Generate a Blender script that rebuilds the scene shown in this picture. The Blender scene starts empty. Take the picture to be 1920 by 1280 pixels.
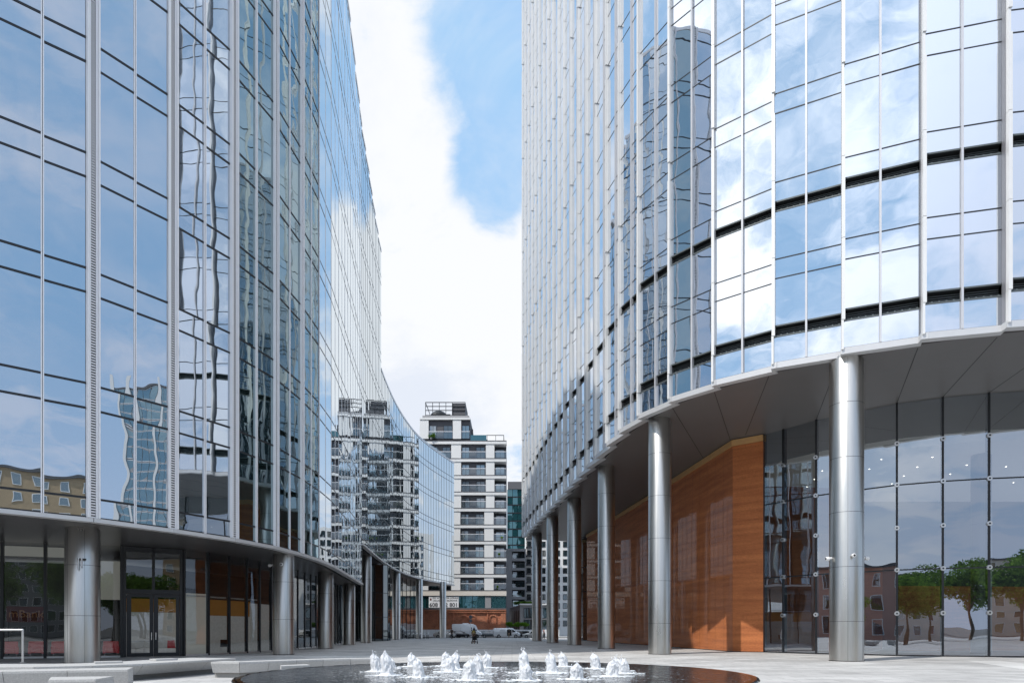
import bpy, bmesh, math, random
from mathutils import Vector, Matrix, noise
R = math.radians
rng = random.Random(7)
scene = bpy.context.scene
COL = scene.collection
PI = math.pi
EYE = 1.5          # camera height
S_T = 13.0         # tower soffit above the eye
# ------------------------------------------------------------------ materials
def newmat(name):
    m = bpy.data.materials.new(name); m.use_nodes = True
    nt = m.node_tree; nt.nodes.clear()
    out = nt.nodes.new('ShaderNodeOutputMaterial')
    return m, nt, out
def nd(nt, typ, **kw):
    n = nt.nodes.new(typ)
    for k, v in kw.items():
        if k in n.inputs: n.inputs[k].default_value = v
        else: setattr(n, k, v)
    return n
def c4(c): return (c[0], c[1], c[2], 1.0)
def coords(nt, scale=(1, 1, 1), kind='Object'):
    tc = nd(nt, 'ShaderNodeTexCoord'); mp = nd(nt, 'ShaderNodeMapping')
    mp.inputs['Scale'].default_value = scale
    nt.links.new(tc.outputs[kind], mp.inputs['Vector'])
    return mp.outputs['Vector']
def plain(name, col, rough=0.6, metal=0.0, var=0.18, vscale=3.0, bump=0.0, bscale=40.0, coat=0.0, stretch=(1, 1, 1), emit=0.0):
    m, nt, out = newmat(name)
    b = nd(nt, 'ShaderNodeBsdfPrincipled')
    b.inputs['Roughness'].default_value = rough; b.inputs['Metallic'].default_value = metal
    b.inputs['Coat Weight'].default_value = coat; b.inputs['Coat Roughness'].default_value = 0.04
    v = coords(nt, stretch)
    n = nd(nt, 'ShaderNodeTexNoise'); n.inputs['Scale'].default_value = vscale; n.inputs['Detail'].default_value = 5
    nt.links.new(v, n.inputs['Vector'])
    mx = nd(nt, 'ShaderNodeMixRGB')
    mx.inputs[1].default_value = c4([x * (1 - var) for x in col]); mx.inputs[2].default_value = c4([min(1, x * (1 + var)) for x in col])
    nt.links.new(n.outputs['Fac'], mx.inputs[0]); nt.links.new(mx.outputs[0], b.inputs['Base Color'])
    if bump:
        n2 = nd(nt, 'ShaderNodeTexNoise'); n2.inputs['Scale'].default_value = bscale; n2.inputs['Detail'].default_value = 4
        nt.links.new(v, n2.inputs['Vector'])
        bp = nd(nt, 'ShaderNodeBump'); bp.inputs['Strength'].default_value = bump; bp.inputs['Distance'].default_value = 0.02
        nt.links.new(n2.outputs['Fac'], bp.inputs['Height']); nt.links.new(bp.outputs[0], b.inputs['Normal'])
    if emit:
        b.inputs['Emission Color'].default_value = c4(col); b.inputs['Emission Strength'].default_value = emit
    nt.links.new(b.outputs[0], out.inputs[0])
    return m
def mirror_glass(name, refl=0.62, tint=(0.86, 0.93, 1.0), body=(0.02, 0.035, 0.045), wave=0.02, wscale=0.35, see=0.0):
    """coated curtain-wall glass: strong mirror that grows at grazing angles over a dark body, slightly wavy"""
    m, nt, out = newmat(name)
    v = coords(nt)
    n = nd(nt, 'ShaderNodeTexNoise'); n.inputs['Scale'].default_value = wscale; n.inputs['Detail'].default_value = 1.5
    nt.links.new(v, n.inputs['Vector'])
    bp = nd(nt, 'ShaderNodeBump'); bp.inputs['Strength'].default_value = 1.0; bp.inputs['Distance'].default_value = wave
    nt.links.new(n.outputs['Fac'], bp.inputs['Height'])
    gl = nd(nt, 'ShaderNodeBsdfGlossy'); gl.inputs['Roughness'].default_value = 0.004; gl.inputs['Color'].default_value = c4(tint)
    nt.links.new(bp.outputs[0], gl.inputs['Normal'])
    df = nd(nt, 'ShaderNodeBsdfDiffuse'); df.inputs['Color'].default_value = c4(body)
    base = df.outputs[0]
    if see:
        tr = nd(nt, 'ShaderNodeBsdfTransparent'); tr.inputs['Color'].default_value = (0.62, 0.68, 0.66, 1)
        ms = nd(nt, 'ShaderNodeMixShader'); ms.inputs[0].default_value = see
        nt.links.new(df.outputs[0], ms.inputs[1]); nt.links.new(tr.outputs[0], ms.inputs[2]); base = ms.outputs[0]
    fr = nd(nt, 'ShaderNodeFresnel'); fr.inputs['IOR'].default_value = 1.5
    mr = nd(nt, 'ShaderNodeMapRange'); mr.inputs['From Min'].default_value = 0.04; mr.inputs['From Max'].default_value = 0.7
    mr.inputs['To Min'].default_value = refl; mr.inputs['To Max'].default_value = 0.98
    nt.links.new(fr.outputs[0], mr.inputs['Value'])
    mx = nd(nt, 'ShaderNodeMixShader')
    nt.links.new(mr.outputs[0], mx.inputs[0]); nt.links.new(base, mx.inputs[1]); nt.links.new(gl.outputs[0], mx.inputs[2])
    nt.links.new(mx.outputs[0], out.inputs[0])
    return m
def clear_glass(name, refl=0.16, tint=(0.72, 0.76, 0.76), wave=0.006, gloss=(.95, .98, 1)):
    m, nt, out = newmat(name)
    v = coords(nt)
    n = nd(nt, 'ShaderNodeTexNoise'); n.inputs['Scale'].default_value = 0.5; n.inputs['Detail'].default_value = 1
    nt.links.new(v, n.inputs['Vector'])
    bp = nd(nt, 'ShaderNodeBump'); bp.inputs['Strength'].default_value = 1.0; bp.inputs['Distance'].default_value = wave
    nt.links.new(n.outputs['Fac'], bp.inputs['Height'])
    gl = nd(nt, 'ShaderNodeBsdfGlossy'); gl.inputs['Roughness'].default_value = 0.0; gl.inputs['Color'].default_value = c4(gloss)
    nt.links.new(bp.outputs[0], gl.inputs['Normal'])
    tr = nd(nt, 'ShaderNodeBsdfTransparent'); tr.inputs['Color'].default_value = c4(tint)
    fr = nd(nt, 'ShaderNodeFresnel'); fr.inputs['IOR'].default_value = 1.5
    mr = nd(nt, 'ShaderNodeMapRange'); mr.inputs['From Min'].default_value = 0.04; mr.inputs['From Max'].default_value = 0.8
    mr.inputs['To Min'].default_value = refl; mr.inputs['To Max'].default_value = 0.95
    nt.links.new(fr.outputs[0], mr.inputs['Value'])
    mx = nd(nt, 'ShaderNodeMixShader')
    nt.links.new(mr.outputs[0], mx.inputs[0]); nt.links.new(tr.outputs[0], mx.inputs[1]); nt.links.new(gl.outputs[0], mx.inputs[2])
    nt.links.new(mx.outputs[0], out.inputs[0])
    return m
def paving(name, c1, c2, mortar, bw, bh, msize=0.006, rot=0.0, grain=0.10):
    m, nt, out = newmat(name)
    tc = nd(nt, 'ShaderNodeTexCoord'); mp = nd(nt, 'ShaderNodeMapping'); mp.inputs['Rotation'].default_value = (0, 0, rot)
    nt.links.new(tc.outputs['Object'], mp.inputs['Vector'])
    br = nd(nt, 'ShaderNodeTexBrick'); br.inputs['Scale'].default_value = 1.0
    br.inputs['Brick Width'].default_value = bw; br.inputs['Row Height'].default_value = bh
    br.inputs['Mortar Size'].default_value = msize; br.inputs['Color1'].default_value = c4(c1); br.inputs['Color2'].default_value = c4(c2)
    br.inputs['Mortar'].default_value = c4(mortar); br.inputs['Mortar Smooth'].default_value = 0.1
    nt.links.new(mp.outputs[0], br.inputs['Vector'])
    n1 = nd(nt, 'ShaderNodeTexNoise'); n1.inputs['Scale'].default_value = 60; n1.inputs['Detail'].default_value = 3
    nt.links.new(tc.outputs['Object'], n1.inputs['Vector'])
    n2 = nd(nt, 'ShaderNodeTexNoise'); n2.inputs['Scale'].default_value = 0.35; n2.inputs['Detail'].default_value = 6
    nt.links.new(tc.outputs['Object'], n2.inputs['Vector'])
    def mul(src, fac_src, lo, hi):
        mr = nd(nt, 'ShaderNodeMapRange'); mr.inputs['From Min'].default_value = .3; mr.inputs['From Max'].default_value = .7
        mr.inputs['To Min'].default_value = lo; mr.inputs['To Max'].default_value = hi
        nt.links.new(fac_src, mr.inputs['Value'])
        vm = nd(nt, 'ShaderNodeVectorMath', operation='SCALE')
        nt.links.new(src, vm.inputs[0]); nt.links.new(mr.outputs[0], vm.inputs['Scale'])
        return vm.outputs[0]
    col = mul(mul(br.outputs['Color'], n1.outputs['Fac'], 1 - grain, 1 + grain), n2.outputs['Fac'], 0.72, 1.14)
    b = nd(nt, 'ShaderNodeBsdfPrincipled'); b.inputs['Roughness'].default_value = 0.62
    nt.links.new(col, b.inputs['Base Color'])
    bp = nd(nt, 'ShaderNodeBump'); bp.inputs['Strength'].default_value = 0.4; bp.inputs['Distance'].default_value = 0.004
    nt.links.new(br.outputs['Fac'], bp.inputs['Height']); bp.invert = True
    nt.links.new(bp.outputs[0], b.inputs['Normal'])
    nt.links.new(b.outputs[0], out.inputs[0])
    return m
def brickwork(name, c1, c2, mortar, bw=0.25, bh=0.075, wall='xz'):
    m, nt, out = newmat(name)
    tc = nd(nt, 'ShaderNodeTexCoord'); sx = nd(nt, 'ShaderNodeSeparateXYZ'); cx = nd(nt, 'ShaderNodeCombineXYZ')
    nt.links.new(tc.outputs['Object'], sx.inputs[0])
    ad = nd(nt, 'ShaderNodeMath', operation='ADD'); nt.links.new(sx.outputs[0], ad.inputs[0]); nt.links.new(sx.outputs[1], ad.inputs[1])
    nt.links.new(ad.outputs[0], cx.inputs[0]); nt.links.new(sx.outputs[2], cx.inputs[1])
    br = nd(nt, 'ShaderNodeTexBrick'); br.inputs['Scale'].default_value = 1.0
    br.inputs['Brick Width'].default_value = bw; br.inputs['Row Height'].default_value = bh; br.inputs['Mortar Size'].default_value = bh * .12
    br.inputs['Color1'].default_value = c4(c1); br.inputs['Color2'].default_value = c4(c2); br.inputs['Mortar'].default_value = c4(mortar)
    nt.links.new(cx.outputs[0], br.inputs['Vector'])
    n2 = nd(nt, 'ShaderNodeTexNoise'); n2.inputs['Scale'].default_value = 0.9; n2.inputs['Detail'].default_value = 8; n2.inputs['Roughness'].default_value = .7
    nt.links.new(tc.outputs['Object'], n2.inputs['Vector'])
    mr = nd(nt, 'ShaderNodeMapRange'); mr.inputs['From Min'].default_value = .3; mr.inputs['From Max'].default_value = .7
    mr.inputs['To Min'].default_value = .7; mr.inputs['To Max'].default_value = 1.35; nt.links.new(n2.outputs['Fac'], mr.inputs['Value'])
    vm = nd(nt, 'ShaderNodeVectorMath', operation='SCALE'); nt.links.new(br.outputs['Color'], vm.inputs[0]); nt.links.new(mr.outputs[0], vm.inputs['Scale'])
    b = nd(nt, 'ShaderNodeBsdfPrincipled'); b.inputs['Roughness'].default_value = .85
    nt.links.new(vm.outputs[0], b.inputs['Base Color']); nt.links.new(b.outputs[0], out.inputs[0])
    return m
def terracotta(name, coat):
    """rough earth-coloured cladding laid in thin uneven horizontal courses"""
    m, nt, out = newmat(name)
    v = coords(nt, (0.35, 0.35, 5.0))
    n = nd(nt, 'ShaderNodeTexNoise'); n.inputs['Scale'].default_value = 0.55; n.inputs['Detail'].default_value = 5; n.inputs['Roughness'].default_value = .6
    nt.links.new(v, n.inputs['Vector'])
    cr = nd(nt, 'ShaderNodeValToRGB'); e = cr.color_ramp.elements
    e[0].position = .3; e[0].color = (0.30, 0.088, 0.026, 1); e[1].position = .72; e[1].color = (0.52, 0.175, 0.055, 1)
    nt.links.new(n.outputs['Fac'], cr.inputs[0])
    v2 = coords(nt, (1, 1, 1.6))
    g = nd(nt, 'ShaderNodeTexNoise'); g.inputs['Scale'].default_value = 16; g.inputs['Detail'].default_value = 4; g.inputs['Roughness'].default_value = .75
    nt.links.new(v2, g.inputs['Vector'])
    mr = nd(nt, 'ShaderNodeMapRange'); mr.inputs['From Min'].default_value = .32; mr.inputs['From Max'].default_value = .68
    mr.inputs['To Min'].default_value = .62; mr.inputs['To Max'].default_value = 1.42; nt.links.new(g.outputs['Fac'], mr.inputs['Value'])
    vm = nd(nt, 'ShaderNodeVectorMath', operation='SCALE'); nt.links.new(cr.outputs[0], vm.inputs[0]); nt.links.new(mr.outputs[0], vm.inputs['Scale'])
    b = nd(nt, 'ShaderNodeBsdfPrincipled'); b.inputs['Roughness'].default_value = .75
    b.inputs['Coat Weight'].default_value = coat; b.inputs['Coat Roughness'].default_value = 0.01; b.inputs['Coat IOR'].default_value = 1.55
    nt.links.new(vm.outputs[0], b.inputs['Base Color'])
    bp = nd(nt, 'ShaderNodeBump'); bp.inputs['Strength'].default_value = .35; bp.inputs['Distance'].default_value = .01
    nt.links.new(g.outputs['Fac'], bp.inputs['Height']); nt.links.new(bp.outputs[0], b.inputs['Normal'])
    nt.links.new(b.outputs[0], out.inputs[0])
    return m
def slotted(name, metal_col, period=0.115, duty=0.5):
    """metal strip pierced by a ladder of short horizontal slots"""
    m, nt, out = newmat(name)
    tc = nd(nt, 'ShaderNodeTexCoord'); sx = nd(nt, 'ShaderNodeSeparateXYZ'); nt.links.new(tc.outputs['Object'], sx.inputs[0])
    dv = nd(nt, 'ShaderNodeMath', operation='DIVIDE'); dv.inputs[1].default_value = period; nt.links.new(sx.outputs[2], dv.inputs[0])
    fr = nd(nt, 'ShaderNodeMath', operation='FRACT'); nt.links.new(dv.outputs[0], fr.inputs[0])
    lt = nd(nt, 'ShaderNodeMath', operation='LESS_THAN'); lt.inputs[1].default_value = duty; nt.links.new(fr.outputs[0], lt.inputs[0])
    mx = nd(nt, 'ShaderNodeMixRGB'); mx.inputs[1].default_value = c4(metal_col); mx.inputs[2].default_value = (.03, .03, .035, 1)
    nt.links.new(lt.outputs[0], mx.inputs[0])
    b = nd(nt, 'ShaderNodeBsdfPrincipled'); b.inputs['Roughness'].default_value = .5; b.inputs['Metallic'].default_value = .2
    nt.links.new(mx.outputs[0], b.inputs['Base Color']); nt.links.new(b.outputs[0], out.inputs[0])
    return m
def brushed(name, col, rough):
    m, nt, out = newmat(name)
    v = coords(nt, (6, 6, 0.25))
    n = nd(nt, 'ShaderNodeTexNoise'); n.inputs['Scale'].default_value = 8; n.inputs['Detail'].default_value = 6; nt.links.new(v, n.inputs['Vector'])
    v2 = coords(nt, (1, 1, .35)); n2 = nd(nt, 'ShaderNodeTexNoise'); n2.inputs['Scale'].default_value = .8; n2.inputs['Detail'].default_value = 4; nt.links.new(v2, n2.inputs['Vector'])
    mr = nd(nt, 'ShaderNodeMapRange'); mr.inputs['To Min'].default_value = rough - .09; mr.inputs['To Max'].default_value = rough + .12
    nt.links.new(n2.outputs['Fac'], mr.inputs['Value'])
    mx = nd(nt, 'ShaderNodeMixRGB'); mx.inputs[1].default_value = c4([x * .86 for x in col]); mx.inputs[2].default_value = c4([x * 1.1 for x in col])
    nt.links.new(n.outputs['Fac'], mx.inputs[0])
    b = nd(nt, 'ShaderNodeBsdfPrincipled'); b.inputs['Metallic'].default_value = 1
    nt.links.new(mr.outputs[0], b.inputs['Roughness']); nt.links.new(mx.outputs[0], b.inputs['Base Color'])
    nt.links.new(b.outputs[0], out.inputs[0])
    return m
def water_mat(name):
    m, nt, out = newmat(name)
    v = coords(nt)
    def nz(s, d):
        n = nd(nt, 'ShaderNodeTexNoise'); n.inputs['Scale'].default_value = s; n.inputs['Detail'].default_value = d; n.inputs['Distortion'].default_value = .6
        nt.links.new(v, n.inputs['Vector']); return n
    n = nz(4.5, 5)
    bp = nd(nt, 'ShaderNodeBump'); bp.inputs['Strength'].default_value = 1; bp.inputs['Distance'].default_value = .13
    nt.links.new(n.outputs['Fac'], bp.inputs['Height'])
    # foam flecks gather near the jets in the middle, and at the edge on the sunny side
    sx = nd(nt, 'ShaderNodeSeparateXYZ'); nt.links.new(v, sx.inputs[0])
    ln = nd(nt, 'ShaderNodeVectorMath', operation='LENGTH'); nt.links.new(v, ln.inputs[0])
    fall = nd(nt, 'ShaderNodeMapRange'); fall.inputs['From Min'].default_value = 2.2; fall.inputs['From Max'].default_value = 5.2
    fall.inputs['To Min'].default_value = .045; fall.inputs['To Max'].default_value = -.09; nt.links.new(ln.outputs['Value'], fall.inputs['Value'])
    f = nz(13, 6)
    ad = nd(nt, 'ShaderNodeMath', operation='ADD'); nt.links.new(f.outputs['Fac'], ad.inputs[0]); nt.links.new(fall.outputs[0], ad.inputs[1])
    ss = nd(nt, 'ShaderNodeMapRange', interpolation_type='SMOOTHSTEP'); ss.inputs['From Min'].default_value = .575; ss.inputs['From Max'].default_value = .70
    nt.links.new(ad.outputs[0], ss.inputs['Value'])
    b = nd(nt, 'ShaderNodeBsdfPrincipled'); b.inputs['Base Color'].default_value = (.008, .009, .011, 1); b.inputs['Roughness'].default_value = .06; b.inputs['IOR'].default_value = 1.33
    nt.links.new(bp.outputs[0], b.inputs['Normal'])
    w = nd(nt, 'ShaderNodeBsdfDiffuse'); w.inputs['Color'].default_value = (.8, .83, .86, 1)
    mx = nd(nt, 'ShaderNodeMixShader'); nt.links.new(ss.outputs[0], mx.inputs[0]); nt.links.new(b.outputs[0], mx.inputs[1]); nt.links.new(w.outputs[0], mx.inputs[2])
    nt.links.new(mx.outputs[0], out.inputs[0])
    return m
def foam_mat(name):
    m, nt, out = newmat(name)
    v = coords(nt, (9, 9, 2.2)); n = nd(nt, 'ShaderNodeTexNoise'); n.inputs['Scale'].default_value = 3.2; n.inputs['Detail'].default_value = 7; n.inputs['Roughness'].default_value = .7
    nt.links.new(v, n.inputs['Vector'])
    lw = nd(nt, 'ShaderNodeLayerWeight'); lw.inputs['Blend'].default_value = .5
    a = nd(nt, 'ShaderNodeMath', operation='MULTIPLY_ADD'); a.inputs[1].default_value = .55; nt.links.new(lw.outputs['Facing'], a.inputs[0]); nt.links.new(n.outputs['Fac'], a.inputs[2])
    r = nd(nt, 'ShaderNodeMapRange'); r.inputs['From Min'].default_value = .62; r.inputs['From Max'].default_value = 1.02; r.inputs['To Min'].default_value = 0; r.inputs['To Max'].default_value = .22
    nt.links.new(a.outputs[0], r.inputs['Value'])
    d = nd(nt, 'ShaderNodeBsdfPrincipled'); d.inputs['Base Color'].default_value = (.95, .96, .98, 1); d.inputs['Roughness'].default_value = .35; d.inputs['Specular IOR Level'].default_value = .7
    bp = nd(nt, 'ShaderNodeBump'); bp.inputs['Strength'].default_value = .9; bp.inputs['Distance'].default_value = .03; nt.links.new(n.outputs['Fac'], bp.inputs['Height']); nt.links.new(bp.outputs[0], d.inputs['Normal'])
    t = nd(nt, 'ShaderNodeBsdfTransparent'); t.inputs['Color'].default_value = (.93, .96, .98, 1)
    tl = nd(nt, 'ShaderNodeBsdfTranslucent'); tl.inputs['Color'].default_value = (.86, .88, .91, 1)
    m1 = nd(nt, 'ShaderNodeMixShader'); m1.inputs[0].default_value = .3; nt.links.new(d.outputs[0], m1.inputs[1]); nt.links.new(tl.outputs[0], m1.inputs[2])
    mx = nd(nt, 'ShaderNodeMixShader'); nt.links.new(r.outputs[0], mx.inputs[0]); nt.links.new(m1.outputs[0], mx.inputs[1]); nt.links.new(t.outputs[0], mx.inputs[2])
    nt.links.new(mx.outputs[0], out.inputs[0])
    return m
def leaf_mat(name, dark, light):
    m, nt, out = newmat(name)
    v = coords(nt)
    n = nd(nt, 'ShaderNodeTexNoise'); n.inputs['Scale'].default_value = 1.3; n.inputs['Detail'].default_value = 4; nt.links.new(v, n.inputs['Vector'])
    mr = nd(nt, 'ShaderNodeMapRange'); mr.inputs['From Min'].default_value = .35; mr.inputs['From Max'].default_value = .65; nt.links.new(n.outputs['Fac'], mr.inputs['Value'])
    mx = nd(nt, 'ShaderNodeMixRGB'); mx.inputs[1].default_value = c4(dark); mx.inputs[2].default_value = c4(light); nt.links.new(mr.outputs[0], mx.inputs[0])
    d = nd(nt, 'ShaderNodeBsdfDiffuse'); t = nd(nt, 'ShaderNodeBsdfTranslucent')
    nt.links.new(mx.outputs[0], d.inputs['Color']); nt.links.new(mx.outputs[0], t.inputs['Color'])
    ms = nd(nt, 'ShaderNodeMixShader'); ms.inputs[0].default_value = .5
    nt.links.new(d.outputs[0], ms.inputs[1]); nt.links.new(t.outputs[0], ms.inputs[2]); nt.links.new(ms.outputs[0], out.inputs[0])
    return m
M = dict(
    tower_glass=mirror_glass('tower_glass', .77, (.93, .96, 1.0), (.018, .03, .045), wave=.010, wscale=.45),
    office_glass=mirror_glass('office_glass', .60, (.83, .90, .98), (.016, .028, .03), wave=.010, wscale=.42),
    wave_glass=mirror_glass('wave_glass', .68, (.88, .94, .98), (.014, .022, .026), wave=.012, wscale=.4),
    lobby_glass=clear_glass('lobby_glass', .35, (.62, .66, .70), gloss=(.82, .90, 1.0)),
    shop_glass=clear_glass('shop_glass', .10, (.74, .77, .76)),
    drum_glass=mirror_glass('drum_glass', .16, (.8, .9, .95), (.008, .012, .014), wave=.01),
    rail_glass=clear_glass('rail_glass', .14, (.70, .78, .78)),
    silver=plain('silver', (.80, .80, .82), .45, .15, var=.06),
    office_glass_dark_reflection=mirror_glass('office_glass_dark_reflection', .56, (.60, .73, .76), (.012, .024, .024), wave=.012, wscale=.42),  # same glass; darker tint paints the tower's dark reflection into these bays
    mullion_grey=plain('mullion_grey', (.56, .56, .58), .4, .3, var=.05),
    white_metal=plain('white_metal', (.70, .70, .695), .45, .1, var=.05),
    rim_metal=plain('rim_metal', (.58, .58, .585), .4, .3, var=.05),
    dark_metal=plain('dark_metal', (.022, .024, .028), .4, .3, var=.1),
    louvre_black=plain('louvre_black', (.012, .014, .016), .7, var=.2),
    slat=plain('slat', (.10, .115, .12), .5, .3, var=.1),
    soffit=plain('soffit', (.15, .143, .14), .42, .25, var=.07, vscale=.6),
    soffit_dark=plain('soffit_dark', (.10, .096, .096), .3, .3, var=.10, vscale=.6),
    seam=plain('seam', (.02, .02, .02), .6),
    column=brushed('column', (.54, .53, .505), .30),
    slotted=slotted('slotted', (.76, .75, .76)),
    slotted_fine=slotted('slotted_fine', (.42, .42, .45), .075, .45),
    core=plain('core', (.012, .015, .018), .5, var=.2),
    terracotta=terracotta('terracotta', .36), terracotta_raw=terracotta('terracotta_raw', 0.0),
    gold=plain('gold', (.62, .36, .15), .5, .2, var=.12, vscale=1.2),
    paving=paving('paving', (.42, .41, .40), (.55, .54, .525), (.22, .215, .205), 1.2, .6, .016),
    paving_light=paving('paving_light', (.62, .61, .59), (.58, .57, .555), (.4, .4, .39), 1.2, .6, .008),
    asphalt=plain('asphalt', (.055, .055, .057), .9, var=.3, vscale=2, bump=.4, bscale=60),
    earth=plain('earth', (.16, .155, .15), .95, var=.25, vscale=.05),
    kerb=plain('kerb', (.42, .415, .40), .8, var=.12, vscale=5),
    granite=plain('granite', (.45, .445, .435), .6, var=.38, vscale=32, bump=.15, bscale=80),
    granite_dark=plain('granite_dark', (.27, .265, .255), .75, var=.25, vscale=30),
    black_granite=plain('black_granite', (.012, .012, .014), .12, var=.4, vscale=60, coat=.6),
    water=water_mat('water'),
    foam=plain('foam', (.90, .92, .94), .6, var=.03, vscale=14, bump=.7, bscale=26), spray=foam_mat('spray'),
    steel=plain('steel', (.60, .60, .60), .3, .9, var=.05),
    red_fabric=plain('red_fabric', (.42, .012, .024), .7, var=.15, emit=.14),  # faint self-glow added to the fabric to lift it in the dim shop
    cream=plain('cream', (.66, .64, .58), .7, var=.05, emit=.15),  # emission stands in for bounced lamp light; the surface itself is no lamp
    panel_grey=plain('panel_grey', (.55, .55, .55), .8, var=.30, vscale=7, emit=.14),  # glows slightly: brightness added for the dark shop interior
    ochre=plain('ochre', (.34, .155, .03), .7, var=.1, emit=.15),  # band carries the same added self-glow as the grey panels
    floor_in=plain('floor_in', (.30, .29, .28), .35, var=.1),
    lamp=plain('lamp', (1.0, .92, .75), .5, emit=6.0),
    brick=brickwork('brick', (.52, .165, .075), (.38, .115, .055), (.40, .25, .17)),
    clad_white=plain('clad_white', (.80, .80, .79), .75, var=.05, vscale=.8),
    clad_cream=plain('clad_cream', (.74, .68, .61), .75, var=.05, vscale=.8),
    clad_grey=plain('clad_grey', (.105, .105, .115), .75, var=.1),
    clad_mid=plain('clad_mid', (.30, .30, .31), .75, var=.1),
    window_frame=plain('window_frame', (.02, .022, .026), .4, .2),
    window_light=mirror_glass('window_light', .22, (.9, .95, 1), (.26, .27, .26), wave=.01), window_dark=mirror_glass('window_dark', .16, (.85, .95, 1), (.012, .018, .022), wave=.01),
    window_glass=mirror_glass('window_glass', .30, (.85, .95, 1), (.03, .055, .065), wave=.01),
    teal_glass=mirror_glass('teal_glass', .22, (.45, .75, .80), (.012, .055, .062), wave=.03, wscale=.3),
    far_glass=mirror_glass('far_glass', .35, (.6, .8, .9), (.03, .075, .10), wave=.01),
    banner=plain('banner', (.86, .87, .89), .7, var=.06, vscale=.5), ink=plain('ink', (.02, .022, .03), .7),
    hoarding=plain('hoarding', (.88, .88, .88), .7, var=.05),
    beige=plain('beige', (.42, .31, .19), .85, var=.12, vscale=.6), pink=plain('pink', (.50, .30, .25), .85, var=.10, vscale=.6),
    leaf=leaf_mat('leaf', (.045, .10, .018), (.20, .34, .055)), leaf_bright=leaf_mat('leaf_bright', (.05, .12, .012), (.16, .30, .04)),
    bark=plain('bark', (.14, .11, .08), .9, var=.3, vscale=6, bump=.5),
    van_white=plain('van_white', (.94, .95, .96), .3, var=.03, coat=.6), car_silver=plain('car_silver', (.72, .70, .66), .3, .4, var=.03, coat=.7),
    car_black=plain('car_black', (.012, .012, .014), .25, var=.05, coat=.9), car_grey=plain('car_grey', (.14, .16, .17), .3, .3, var=.05, coat=.8),
    car_glass=mirror_glass('car_glass', .12, (.9, .95, 1), (.01, .012, .014), wave=0.0),
    tyre=plain('tyre', (.015, .015, .015), .9), rim=plain('rim', (.40, .40, .41), .35, .6), plastic=plain('plastic', (.03, .03, .032), .6),
    headlight=plain('headlight', (.75, .77, .8), .15, coat=.8), taillight=plain('taillight', (.35, .01, .01), .3, coat=.5),
    skin=plain('skin', (.42, .25, .17), .6, var=.05), hair=plain('hair', (.025, .014, .009), .6), cloth_black=plain('cloth_black', (.018, .018, .02), .85),
    cloth_dark=plain('cloth_dark', (.045, .035, .03), .85), cloth_olive=plain('cloth_olive', (.24, .19, .045), .8), cloth_tan=plain('cloth_tan', (.30, .22, .15), .8),
    cloth_orange=plain('cloth_orange', (.60, .10, .03), .8), cloth_grey=plain('cloth_grey', (.18, .18, .19), .85),
    sign_red=plain('sign_red', (.12, .014, .008), .5, emit=.05), sign_text=plain('sign_text', (.35, .13, .05), .5, emit=.08), camera_white=plain('camera_white', (.72, .72, .72), .4),
    sign_grey=plain('sign_grey', (.12, .125, .14), .5, .4),
)
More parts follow.
